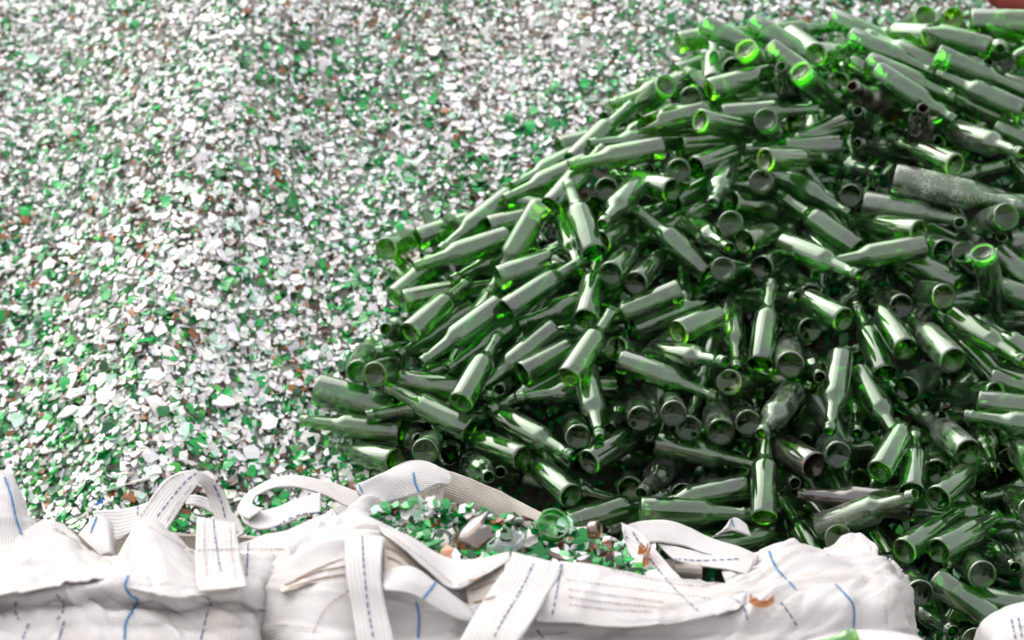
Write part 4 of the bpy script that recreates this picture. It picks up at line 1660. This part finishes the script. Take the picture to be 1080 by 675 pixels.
# standing corner at the frame's left edge
sheet('flap', [
    [(-30, 488, 4.10), (-6, 494, 4.08), (10, 502, 4.06), (19, 512, 4.06)],
    [(-30, 530, 4.02), (-6, 530, 4.00), (14, 530, 4.00), (28, 545, 4.02)],
    [(-30, 570, 3.96), (-6, 574, 3.93), (18, 568, 3.94), (40, 558, 3.99)],
    [(-30, 600, 3.88), (-6, 600, 3.86), (20, 592, 3.87), (50, 580, 3.90)]], M_CLOTH, b1, 11, 11, 0.008, (4, 8), seed=13.1)
sheet('back_panel', [
    [(-60, 520, 4.28), (20, 540, 4.22), (32, 545, 4.16), (60, 552, 4.20), (90, 562, 4.24), (150, 560, 4.26), (250, 566, 4.26), (300, 570, 4.26)],
    [(-60, 600, 4.28), (20, 600, 4.22), (32, 600, 4.20), (60, 600, 4.22), (90, 605, 4.26), (150, 600, 4.28), (250, 606, 4.28), (300, 610, 4.28)],
    [(-60, 930, 4.36), (20, 930, 4.36), (32, 930, 4.36), (60, 930, 4.36), (90, 930, 4.36), (150, 930, 4.36), (250, 930, 4.36), (300, 930, 4.36)]], M_LINER, b1, 6, 7, 0.006, (4, 6), seed=13.7)
# little folded flap and the strap behind it
sheet('flap', [
    [(84, 566, 4.06), (100, 546, 4.10), (112, 548, 4.10), (119, 556, 4.08)],
    [(92, 574, 4.00), (104, 564, 4.02), (114, 562, 4.02), (120, 572, 4.02)],
    [(108, 588, 3.94), (112, 584, 3.94), (117, 584, 3.94), (120, 588, 3.94)]], M_CLOTH, b1, 6, 6, 0.003, (5, 8), seed=14.0)
band('strap', [(98, 540, 4.16), (112, 538, 4.16), (130, 537, 4.14), (150, 532, 4.10), (168, 524, 4.06)],
     [(100, 552, 4.13), (116, 560, 4.12), (124, 570, 4.09), (142, 558, 4.06), (160, 545, 4.02)], M_STRAP, b1, seed=6)
# upright carrying loop
band('carrying_loop', [(118, 598, 3.87), (132, 572, 3.93), (150, 540, 3.98), (172, 509, 4.03), (195, 497, 4.06), (216, 500, 4.08), (232, 514, 4.08), (243, 536, 4.05), (252, 562, 4.00)],
     [(146, 602, 3.84), (160, 582, 3.89), (178, 556, 3.94), (192, 534, 3.99), (206, 514, 4.03), (211, 510, 4.06), (217, 520, 4.08), (224, 540, 4.06), (232, 566, 4.01)], M_STRAP, b1, k=7, seed=7)
band('strap', [(208, 546, 3.90), (207, 560, 3.84), (206, 585, 3.765), (207, 612, 3.68), (210, 624, 3.65)],
     [(249, 552, 3.90), (250, 565, 3.84), (254, 588, 3.765), (258, 610, 3.68), (260, 618, 3.65)], M_STRAP, b1, seed=8)
# straps of the back edge lying in loops between the bags
band('strap_loop', [(262, 548, 4.08), (250, 538, 4.16), (262, 520, 4.24), (285, 506, 4.28), (315, 502, 4.30), (345, 508, 4.28), (375, 518, 4.24), (394, 528, 4.20)],
     [(278, 536, 4.09), (266, 532, 4.15), (272, 522, 4.20), (290, 514, 4.23), (315, 514, 4.25), (342, 522, 4.24), (366, 534, 4.20), (384, 544, 4.16)], M_STRAP, b1, seed=9)
band('strap_loop', [(252, 540, 4.14), (266, 540, 4.12), (290, 536, 4.12), (316, 526, 4.14), (338, 520, 4.16)],
     [(258, 552, 4.08), (274, 558, 4.06), (296, 554, 4.06), (318, 544, 4.08), (338, 540, 4.10)], M_STRAP, b1, seed=10)
band('strap_loop', [(196, 524, 4.20), (206, 522, 4.20), (226, 528, 4.20), (250, 545, 4.16), (258, 562, 4.10)],
     [(196, 532, 4.18), (206, 533, 4.18), (222, 540, 4.18), (240, 556, 4.13), (246, 570, 4.08)], M_STRAP, b1, seed=10.5)
sheet('rim_fold', [
    [(250, 574, 4.02), (275, 566, 4.04), (300, 560, 4.05), (330, 548, 4.08), (352, 540, 4.10)],
    [(250, 590, 3.92), (275, 584, 3.93), (300, 580, 3.94), (326, 572, 3.95), (345, 562, 3.98)],
    [(250, 612, 3.76), (275, 612, 3.77), (296, 612, 3.80), (316, 604, 3.84), (330, 594, 3.88)]], M_CLOTH, b1, 7, 7, 0.005, (4, 8), seed=14.6)
for ln in [[(206, 500), (196, 508), (184, 522), (166, 545)], [(226, 512), (234, 530), (238, 548)], [(225, 550), (228, 575), (233, 605)], [(262, 574), (260, 608)],
           [(17, 634), (16, 645), (20, 654)], [(60, 627), (67, 636), (66, 646), (60, 654)], [(68, 655), (64, 668), (62, 675)], [(30, 658), (24, 674)],
           [(212, 628), (222, 634), (218, 650), (212, 675)], [(146, 534), (146, 544), (150, 556)], [(290, 556), (315, 544), (338, 540)]]:
    ribbon_on(b1, ln, **TH)
for ln in [[(5, 504), (12, 525), (17, 548), (23, 564)], [(102, 546), (96, 562)], [(135, 608), (132, 618), (138, 628), (145, 632), (140, 644), (133, 656), (131, 675)]]:
    ribbon_on(b1, ln, **BS)
for ln in [[(58, 558), (90, 576), (116, 592)], [(158, 556), (184, 572), (206, 584)], [(206, 581), (250, 580), (300, 580)], [(215, 552), (216, 580), (218, 610)], [(242, 552), (244, 580), (248, 610)],
           [(148, 545), (176, 508), (196, 500)], [(176, 550), (190, 528), (204, 510)], [(70, 620), (85, 612)]]:
    ribbon_on(b1, ln, **SM)

# ---------------------------------------------------------------- corner of a bag at the lower right, and one below the frame
b3 = empty('bulk_bag', Vector((0.80, 3.75, 0)))
tag(b3, 'curled white bag edge with double blue stitching in the lower right corner', 'bulk bag', 'white bulk bags along the front')
sheet('front_panel', [
    [(1026, 690, 3.95), (1034, 664, 3.92), (1050, 648, 3.92), (1075, 638, 3.92), (1120, 632, 3.92), (1200, 640, 3.92), (1300, 650, 3.92)],
    [(1026, 700, 3.88), (1034, 680, 3.84), (1050, 664, 3.82), (1075, 654, 3.82), (1120, 650, 3.82), (1200, 655, 3.82), (1300, 665, 3.82)],
    [(1030, 760, 3.85), (1040, 740, 3.78), (1055, 735, 3.74), (1080, 730, 3.72), (1120, 730, 3.70), (1200, 730, 3.70), (1300, 730, 3.70)],
    [(1036, 1020, 3.85), (1046, 1060, 3.78), (1060, 1070, 3.74), (1085, 1080, 3.72), (1120, 1090, 3.70), (1200, 1090, 3.70), (1300, 1090, 3.70)]], M_CLOTH, b3, 7, 8, 0.006, (4, 8), seed=21)
band('carrying_loop', [(1026, 682, 3.88), (1034, 660, 3.84), (1052, 645, 3.84), (1078, 636, 3.84), (1110, 634, 3.84)],
     [(1030, 692, 3.84), (1046, 676, 3.79), (1062, 668, 3.78), (1084, 660, 3.78), (1112, 656, 3.78)], M_STRAP, b3, seed=22)
for ln in [[(1067, 654), (1069, 664), (1071, 674)], [(1074, 652), (1076, 662), (1078, 674)]]:
    ribbon_on(b3, ln, **TH)
b4 = empty('bulk_bag', Vector((0.42, 3.45, 0)))
tag(b4, 'edge of a white bag under a green bottle at the picture bottom', 'bulk bag', 'white bulk bags along the front')
sheet('top', [
    [(700, 690, 3.58), (780, 684, 3.58), (850, 678, 3.58), (905, 669, 3.58), (940, 668, 3.57), (966, 674, 3.57), (985, 690, 3.57)],
    [(700, 708, 3.46), (780, 702, 3.46), (850, 696, 3.46), (905, 688, 3.46), (940, 686, 3.46), (966, 692, 3.46), (990, 706, 3.46)],
    [(700, 760, 3.36), (780, 760, 3.36), (850, 760, 3.36), (905, 756, 3.36), (940, 752, 3.36), (966, 760, 3.36), (990, 770, 3.38)],
    [(700, 1200, 3.36), (780, 1200, 3.36), (850, 1200, 3.36), (905, 1200, 3.36), (940, 1200, 3.36), (966, 1200, 3.36), (990, 1190, 3.38)]], M_CLOTH, b4, 6, 8, 0.006, (4, 8), seed=23)

# ---------------------------------------------------------------- what lies in the middle bag
def glass_z(x, y):
    return 0.80 + 0.035 * math.sin(5 * x + 1) * math.cos(6 * y) - 0.05 * max(0, x - 0.0)


# packed glass under the loose pieces
mv, mf = [], []
NX, NY = 26, 16
for j in range(NY):
    for i in range(NX):
        u, w = i / (NX - 1), j / (NY - 1)
        xl, xr = at(392, 560, 3.95).x, at(712, 600, 3.95).x
        x = xl + (xr - xl) * u
        yb = np.interp(x, [-0.24, 0.06, 0.27], [4.22, 4.16, 3.98]); yf = 3.78
        y = yf + (yb - yf) * w
        q = at(np.interp(u, [0, 1], [392, 712]), 0, y)
        py = np.interp(u, [0, .3, .6, 1], [570, 577, 585, 608]) + np.interp(w, [0, 1], [26, -18])
        mv.append(at(np.interp(u, [0, 1], [392, 712]) , py + noise.noise(Vector((u * 9, w * 7, 1))) * 5, y))
        if i and j: mf.append(((j - 1) * NX + i - 1, (j - 1) * NX + i, j * NX + i, j * NX + i - 1))
fill = pymesh('packed_glass', mv, mf)
o = add('packed_glass', fill, M_SOIL)
tag(o, 'dark glass grit filling the open middle bag', 'broken glass', kind='stuff')
bvh = BVHTree.FromPolygons([v[:] for v in mv], mf)


def on_fill(px, py):
    o = Vector((0, 0, CAM_H)); dr = (at(px, py, 4.0) - o).normalized()
    h = bvh.ray_cast(o, dr)
    return h[0] if h[0] is not None else at(px, py, 4.0)


r2 = np.random.default_rng(77)
np_, nn_, ss_, tt_ = [], [], [], []
bag_bins = {}
for q in range(900):
    px = r2.uniform(396, 690)
    py = r2.uniform(np.interp(px, [396, 470, 706], [540, 538, 592]), np.interp(px, [396, 470, 540, 706], [572, 606, 596, 616]))
    c = on_fill(px, py); c.z += r2.uniform(0, 0.02)
    gi = r2.choice(len(PNAMES), p=[.17, .05, .07, .36, .15, .03, .06, .10, .0, .01])
    t = np.clip(PCOL[gi] * (1 + r2.uniform(-1, 1) * PVAR[gi]), .004, .9)
    size = r2.uniform(.007, .019)
    nv = np.array([0, -.25, 1]) + r2.normal(0, .38, 3)
    if q < 820:
        np_.append(c[:]); nn_.append(nv); ss_.append(size); tt_.append(t)
        continue
    size = r2.uniform(.014, .025)
    V, T, C = shard_cloud(np.zeros((1, 3)), nv[None], np.array([size]), t[None], r2, K=7)
    o = add('glass_shard', tri_mesh('glass_shard', V, T, C, 7)); o.location = c + Vector((0, 0, .008))
    part_ = 'left end' if px < 470 else 'middle' if px < 590 else 'right end'
    bag_bins.setdefault((PNAMES[gi], part_), []).append((px, o))
for (c, part_), lst in bag_bins.items():
    lst.sort(key=lambda t: t[0])
    for q, (px, o) in enumerate(lst):
        tag(o, f'{c} glass shard in the open bag, {part_}' + (', ' + NTH[min(q, 19)] if len(lst) > 1 else ''), 'glass shard', 'glass shards in the open bag')
V, T, C = shard_cloud(np.array(np_), np.array(nn_), np.array(ss_), np.array(tt_), r2)
o = add('bagged_glass', tri_mesh('bagged_glass', V, T, C))
tag(o, 'small mixed glass pieces filling the open bag', 'broken glass', kind='stuff')


def broken_piece(name, px, py, R, H_, a0, a1, axis, mat, label, cat, lift=.015, closed=False, jag=.3, seed=1, taper=1.0):
    """A curved piece of a bottle: part of the wall, jagged along its free rim, with its foot when closed."""
    rr = random.Random(seed)
    n = 18
    V, F = [], []
    w = .003
    lv = [0, .35, .7, 1]
    for k, h in enumerate(lv):
        for s in range(n + 1):
            a = a0 + (a1 - a0) * s / n
            hh = H_ * h * (1 - jag * h * (.5 + .5 * math.sin(3.1 * a + seed) * math.cos(7 * a)) - (rr.uniform(0, .10) if k == 3 else 0))
            r_ = R * (1 + (taper - 1) * h)
            V.append((r_ * math.cos(a), r_ * math.sin(a), hh)); V.append(((r_ - w) * math.cos(a), (r_ - w) * math.sin(a), hh))
    st = 2 * (n + 1)
    for k in range(len(lv) - 1):
        for s in range(n):
            b = k * st + 2 * s
            F.append((b, b + 2, b + st + 2, b + st)); F.append((b + 1, b + st + 1, b + st + 3, b + 3))
    for s in range(n):
        b = (len(lv) - 1) * st + 2 * s
        F.append((b, b + 2, b + 3, b + 1)); F.append((2 * s, 2 * s + 1, 2 * s + 3, 2 * s + 2))
    if abs(a1 - a0) < 6.2:
        for k in range(len(lv) - 1):
            b = k * st; F.append((b, b + st, b + st + 1, b + 1))
            b = k * st + 2 * n; F.append((b, b + 1, b + st + 1, b + st))
    if closed:
        c = len(V); V += [(0, 0, .006), (0, 0, .012)]
        for s in range(n):
            F.append((c, 2 * s + 2, 2 * s)); F.append((c + 1, 2 * s + 1, 2 * s + 3))
    m = pymesh(name, V, F)
    o = add(name, m, mat)
    p = on_fill(px, py); p.z += lift
    o.matrix_world = Matrix.Translation(p) @ Vector(axis).to_track_quat('Z', 'Y').to_matrix().to_4x4()
    return tag(o, label, cat)


M_BRIGHT = glass('bright_green_glass', (0.05, 0.50, 0.07), (0.07, 0.54, 0.08), 0.08, 0.03, (0.25, 0.6, 0.3))
M_CLEAR = glass('clear_glass', (0.80, 0.90, 0.90), (0.85, 0.92, 0.92), 0.12, 0.22, (0.7, 0.76, 0.78))
M_AMBER = glass('amber_glass', (0.62, 0.20, 0.03), (0.66, 0.22, 0.03), 0.12, 0.12, (0.55, 0.2, 0.06))
broken_piece('green_bottle_piece', 582, 560, .029, .022, 0, 6.2832, (.15, -.72, .68), M_BRIGHT, 'round bright green bottle foot at right in the open bag', 'bottle piece', .006, True, .25, 3)
broken_piece('brown_bottle_fragment', 492, 586, .042, .085, .3, 2.9, (.75, .2, .62), M_BROWN, 'large dusty brown curved bottle wall in the middle of the open bag', 'bottle piece', .0, False, .35, 5)
broken_piece('clear_bottle_fragment', 530, 590, .034, .055, -2.9, .4, (.10, -.1, 1), M_CLEAR, 'cloudy clear square-edged glass lump in the middle of the open bag', 'bottle piece', .0, False, .2, 7)
broken_piece('clear_bottle_piece', 465, 578, .020, .016, 0, 6.2832, (.2, -.7, .5), M_CLEAR, 'pale round glass foot at left in the open bag', 'bottle piece', .012, True, .3, 8)
broken_piece('brown_bottle_neck', 604, 574, .0135, .055, 0, 6.2832, (.9, -.05, .12), M_BROWN, 'snapped dark brown bottle neck lying at right in the open bag', 'bottle piece', .018, False, .3, 9, .9)
broken_piece('brown_bottle_lip', 622, 570, .0165, .020, 0, 6.2832, (.9, -.3, .2), M_BROWN, 'dark brown bottle lip beside the snapped neck in the open bag', 'bottle piece', .018, False, .1, 10)
broken_piece('amber_bottle_fragment', 662, 604, .032, .062, -2.4, -.5, (.15, 0, 1), M_AMBER, 'upright bright orange-brown shard at the right end of the open bag', 'bottle piece', .0, False, .3, 11)
broken_piece('amber_bottle_fragment', 606, 596, .022, .022, -2.6, -.3, (.5, -.3, .6), M_AMBER, 'small red-brown shard against the front rim of the open bag', 'bottle piece', .008, False, .3, 12)
broken_piece('bottle_cap_disc', 641, 594, .011, .006, 0, 6.2832, (.1, -.7, .7), M_AMBER, 'small round amber disc at the right end of the open bag', 'bottle piece', .016, True, .0, 13)
for q, (px, py, rr_, hh_, ax_) in enumerate([(432, 560, .030, .04, (.3, -.5, .8)), (456, 566, .027, .045, (-.5, -.4, .7)), (548, 574, .030, .035, (.5, -.3, .8)), (600, 590, .026, .035, (-.3, -.6, .7)), (415, 566, .022, .03, (.6, -.2, .7)), (634, 584, .024, .03, (.2, -.7, .6))]):
    broken_piece('green_bottle_fragment', px, py, rr_, hh_, -2.6 + .2 * q, -.6 + .1 * q, ax_, [M_BRIGHT, M_GREEN, M_BRIGHT, M_DARK, M_GREEN, M_BRIGHT][q],
                 ['curved green glass piece near the left rim of the open bag', 'second curved green piece from the left in the open bag', 'curved green piece in the middle of the open bag behind the clear lump',
                  'dark curved green piece by the front rim of the open bag', 'leftmost curved green piece in the open bag', 'curved green piece beside the brown bottle lip in the open bag'][q], 'bottle piece', .004, False, .4, 20 + q)
# amber splinter poking through a fold on the right
o = broken_piece('amber_splinter', 640, 594, .022, .018, -2.8, -.4, (0, -.3, 1), M_AMBER, 'amber glass splinter poking out of the cloth fold on the right', 'bottle piece', 0, False, .3, 14)
o.location = at(803, 632, 3.70)
# bottle in front
nb = bpy.data.objects.new('bottle', MESH['g']); COL.link(nb)
pn, pb = at(902, 671, 3.52), at(800, 712, 3.46)
nb.matrix_world = bottle_matrix(pn - (pn - pb).normalized() * .1175, (pn - pb), .3)
tag(nb, 'bright green bottle neck at the bottom edge of the picture, before the middle bag', 'bottle', 'empty bottles heaped on the slope')
# ---------------------------------------------------------------- beyond the ridge, top right corner
M_RED = thread_mat('faded_red_plastic', (0.55, 0.10, 0.09))
V, F = [], []
prof = [(0, 0), (.17, 0), (.19, .02), (.20, .16), (.205, .17), (.20, .18), (.21, .34), (.215, .36), (.205, .365), (.20, .34), (.185, .03), (0, .03)]
sg = 24
for r_, z in prof:
    for s in range(sg):
        a = 2 * math.pi * s / sg; V.append((r_ * math.cos(a), r_ * math.sin(a), z))
for k in range(len(prof) - 1):
    for s in range(sg):
        F.append((k * sg + s, k * sg + (s + 1) % sg, (k + 1) * sg + (s + 1) % sg, (k + 1) * sg + s))
tub = add('plastic_tub', pymesh('plastic_tub', V, F), M_RED)
tub.scale = (0.5, 0.5, 0.5)
tub.location = (1.33, 7.02, float(cullet_z(np.array(1.42), np.array(7.02))) + 0.105)
tub.rotation_euler = (math.radians(88), 0, math.radians(72))
tag(tub, 'blurred faded red plastic tub beyond the ridge in the top right corner', 'tub')
b5 = empty('bulk_bag', at(1000, 0, 8.6)); b5.location.z = 0
tag(b5, 'blurred white bag far behind the ridge in the top right corner', 'bulk bag', 'white bulk bags along the front')
sheet('front_panel', [
    [(930, -50, 9.0), (960, -62, 8.9), (1010, -66, 8.9), (1060, -60, 8.9), (1100, -45, 9.0)],
    [(915, -30, 8.8), (960, -30, 8.6), (1010, -30, 8.6), (1060, -30, 8.6), (1115, -20, 8.8)],
    [(915, 60, 8.8), (960, 60, 8.6), (1010, 60, 8.6), (1060, 60, 8.6), (1115, 60, 8.8)],
    [(925, 320, 8.8), (960, 330, 8.6), (1010, 330, 8.6), (1060, 330, 8.6), (1105, 320, 8.8)]], M_CLOTH, b5, 6, 6, 0.02, (3, 6), seed=31)
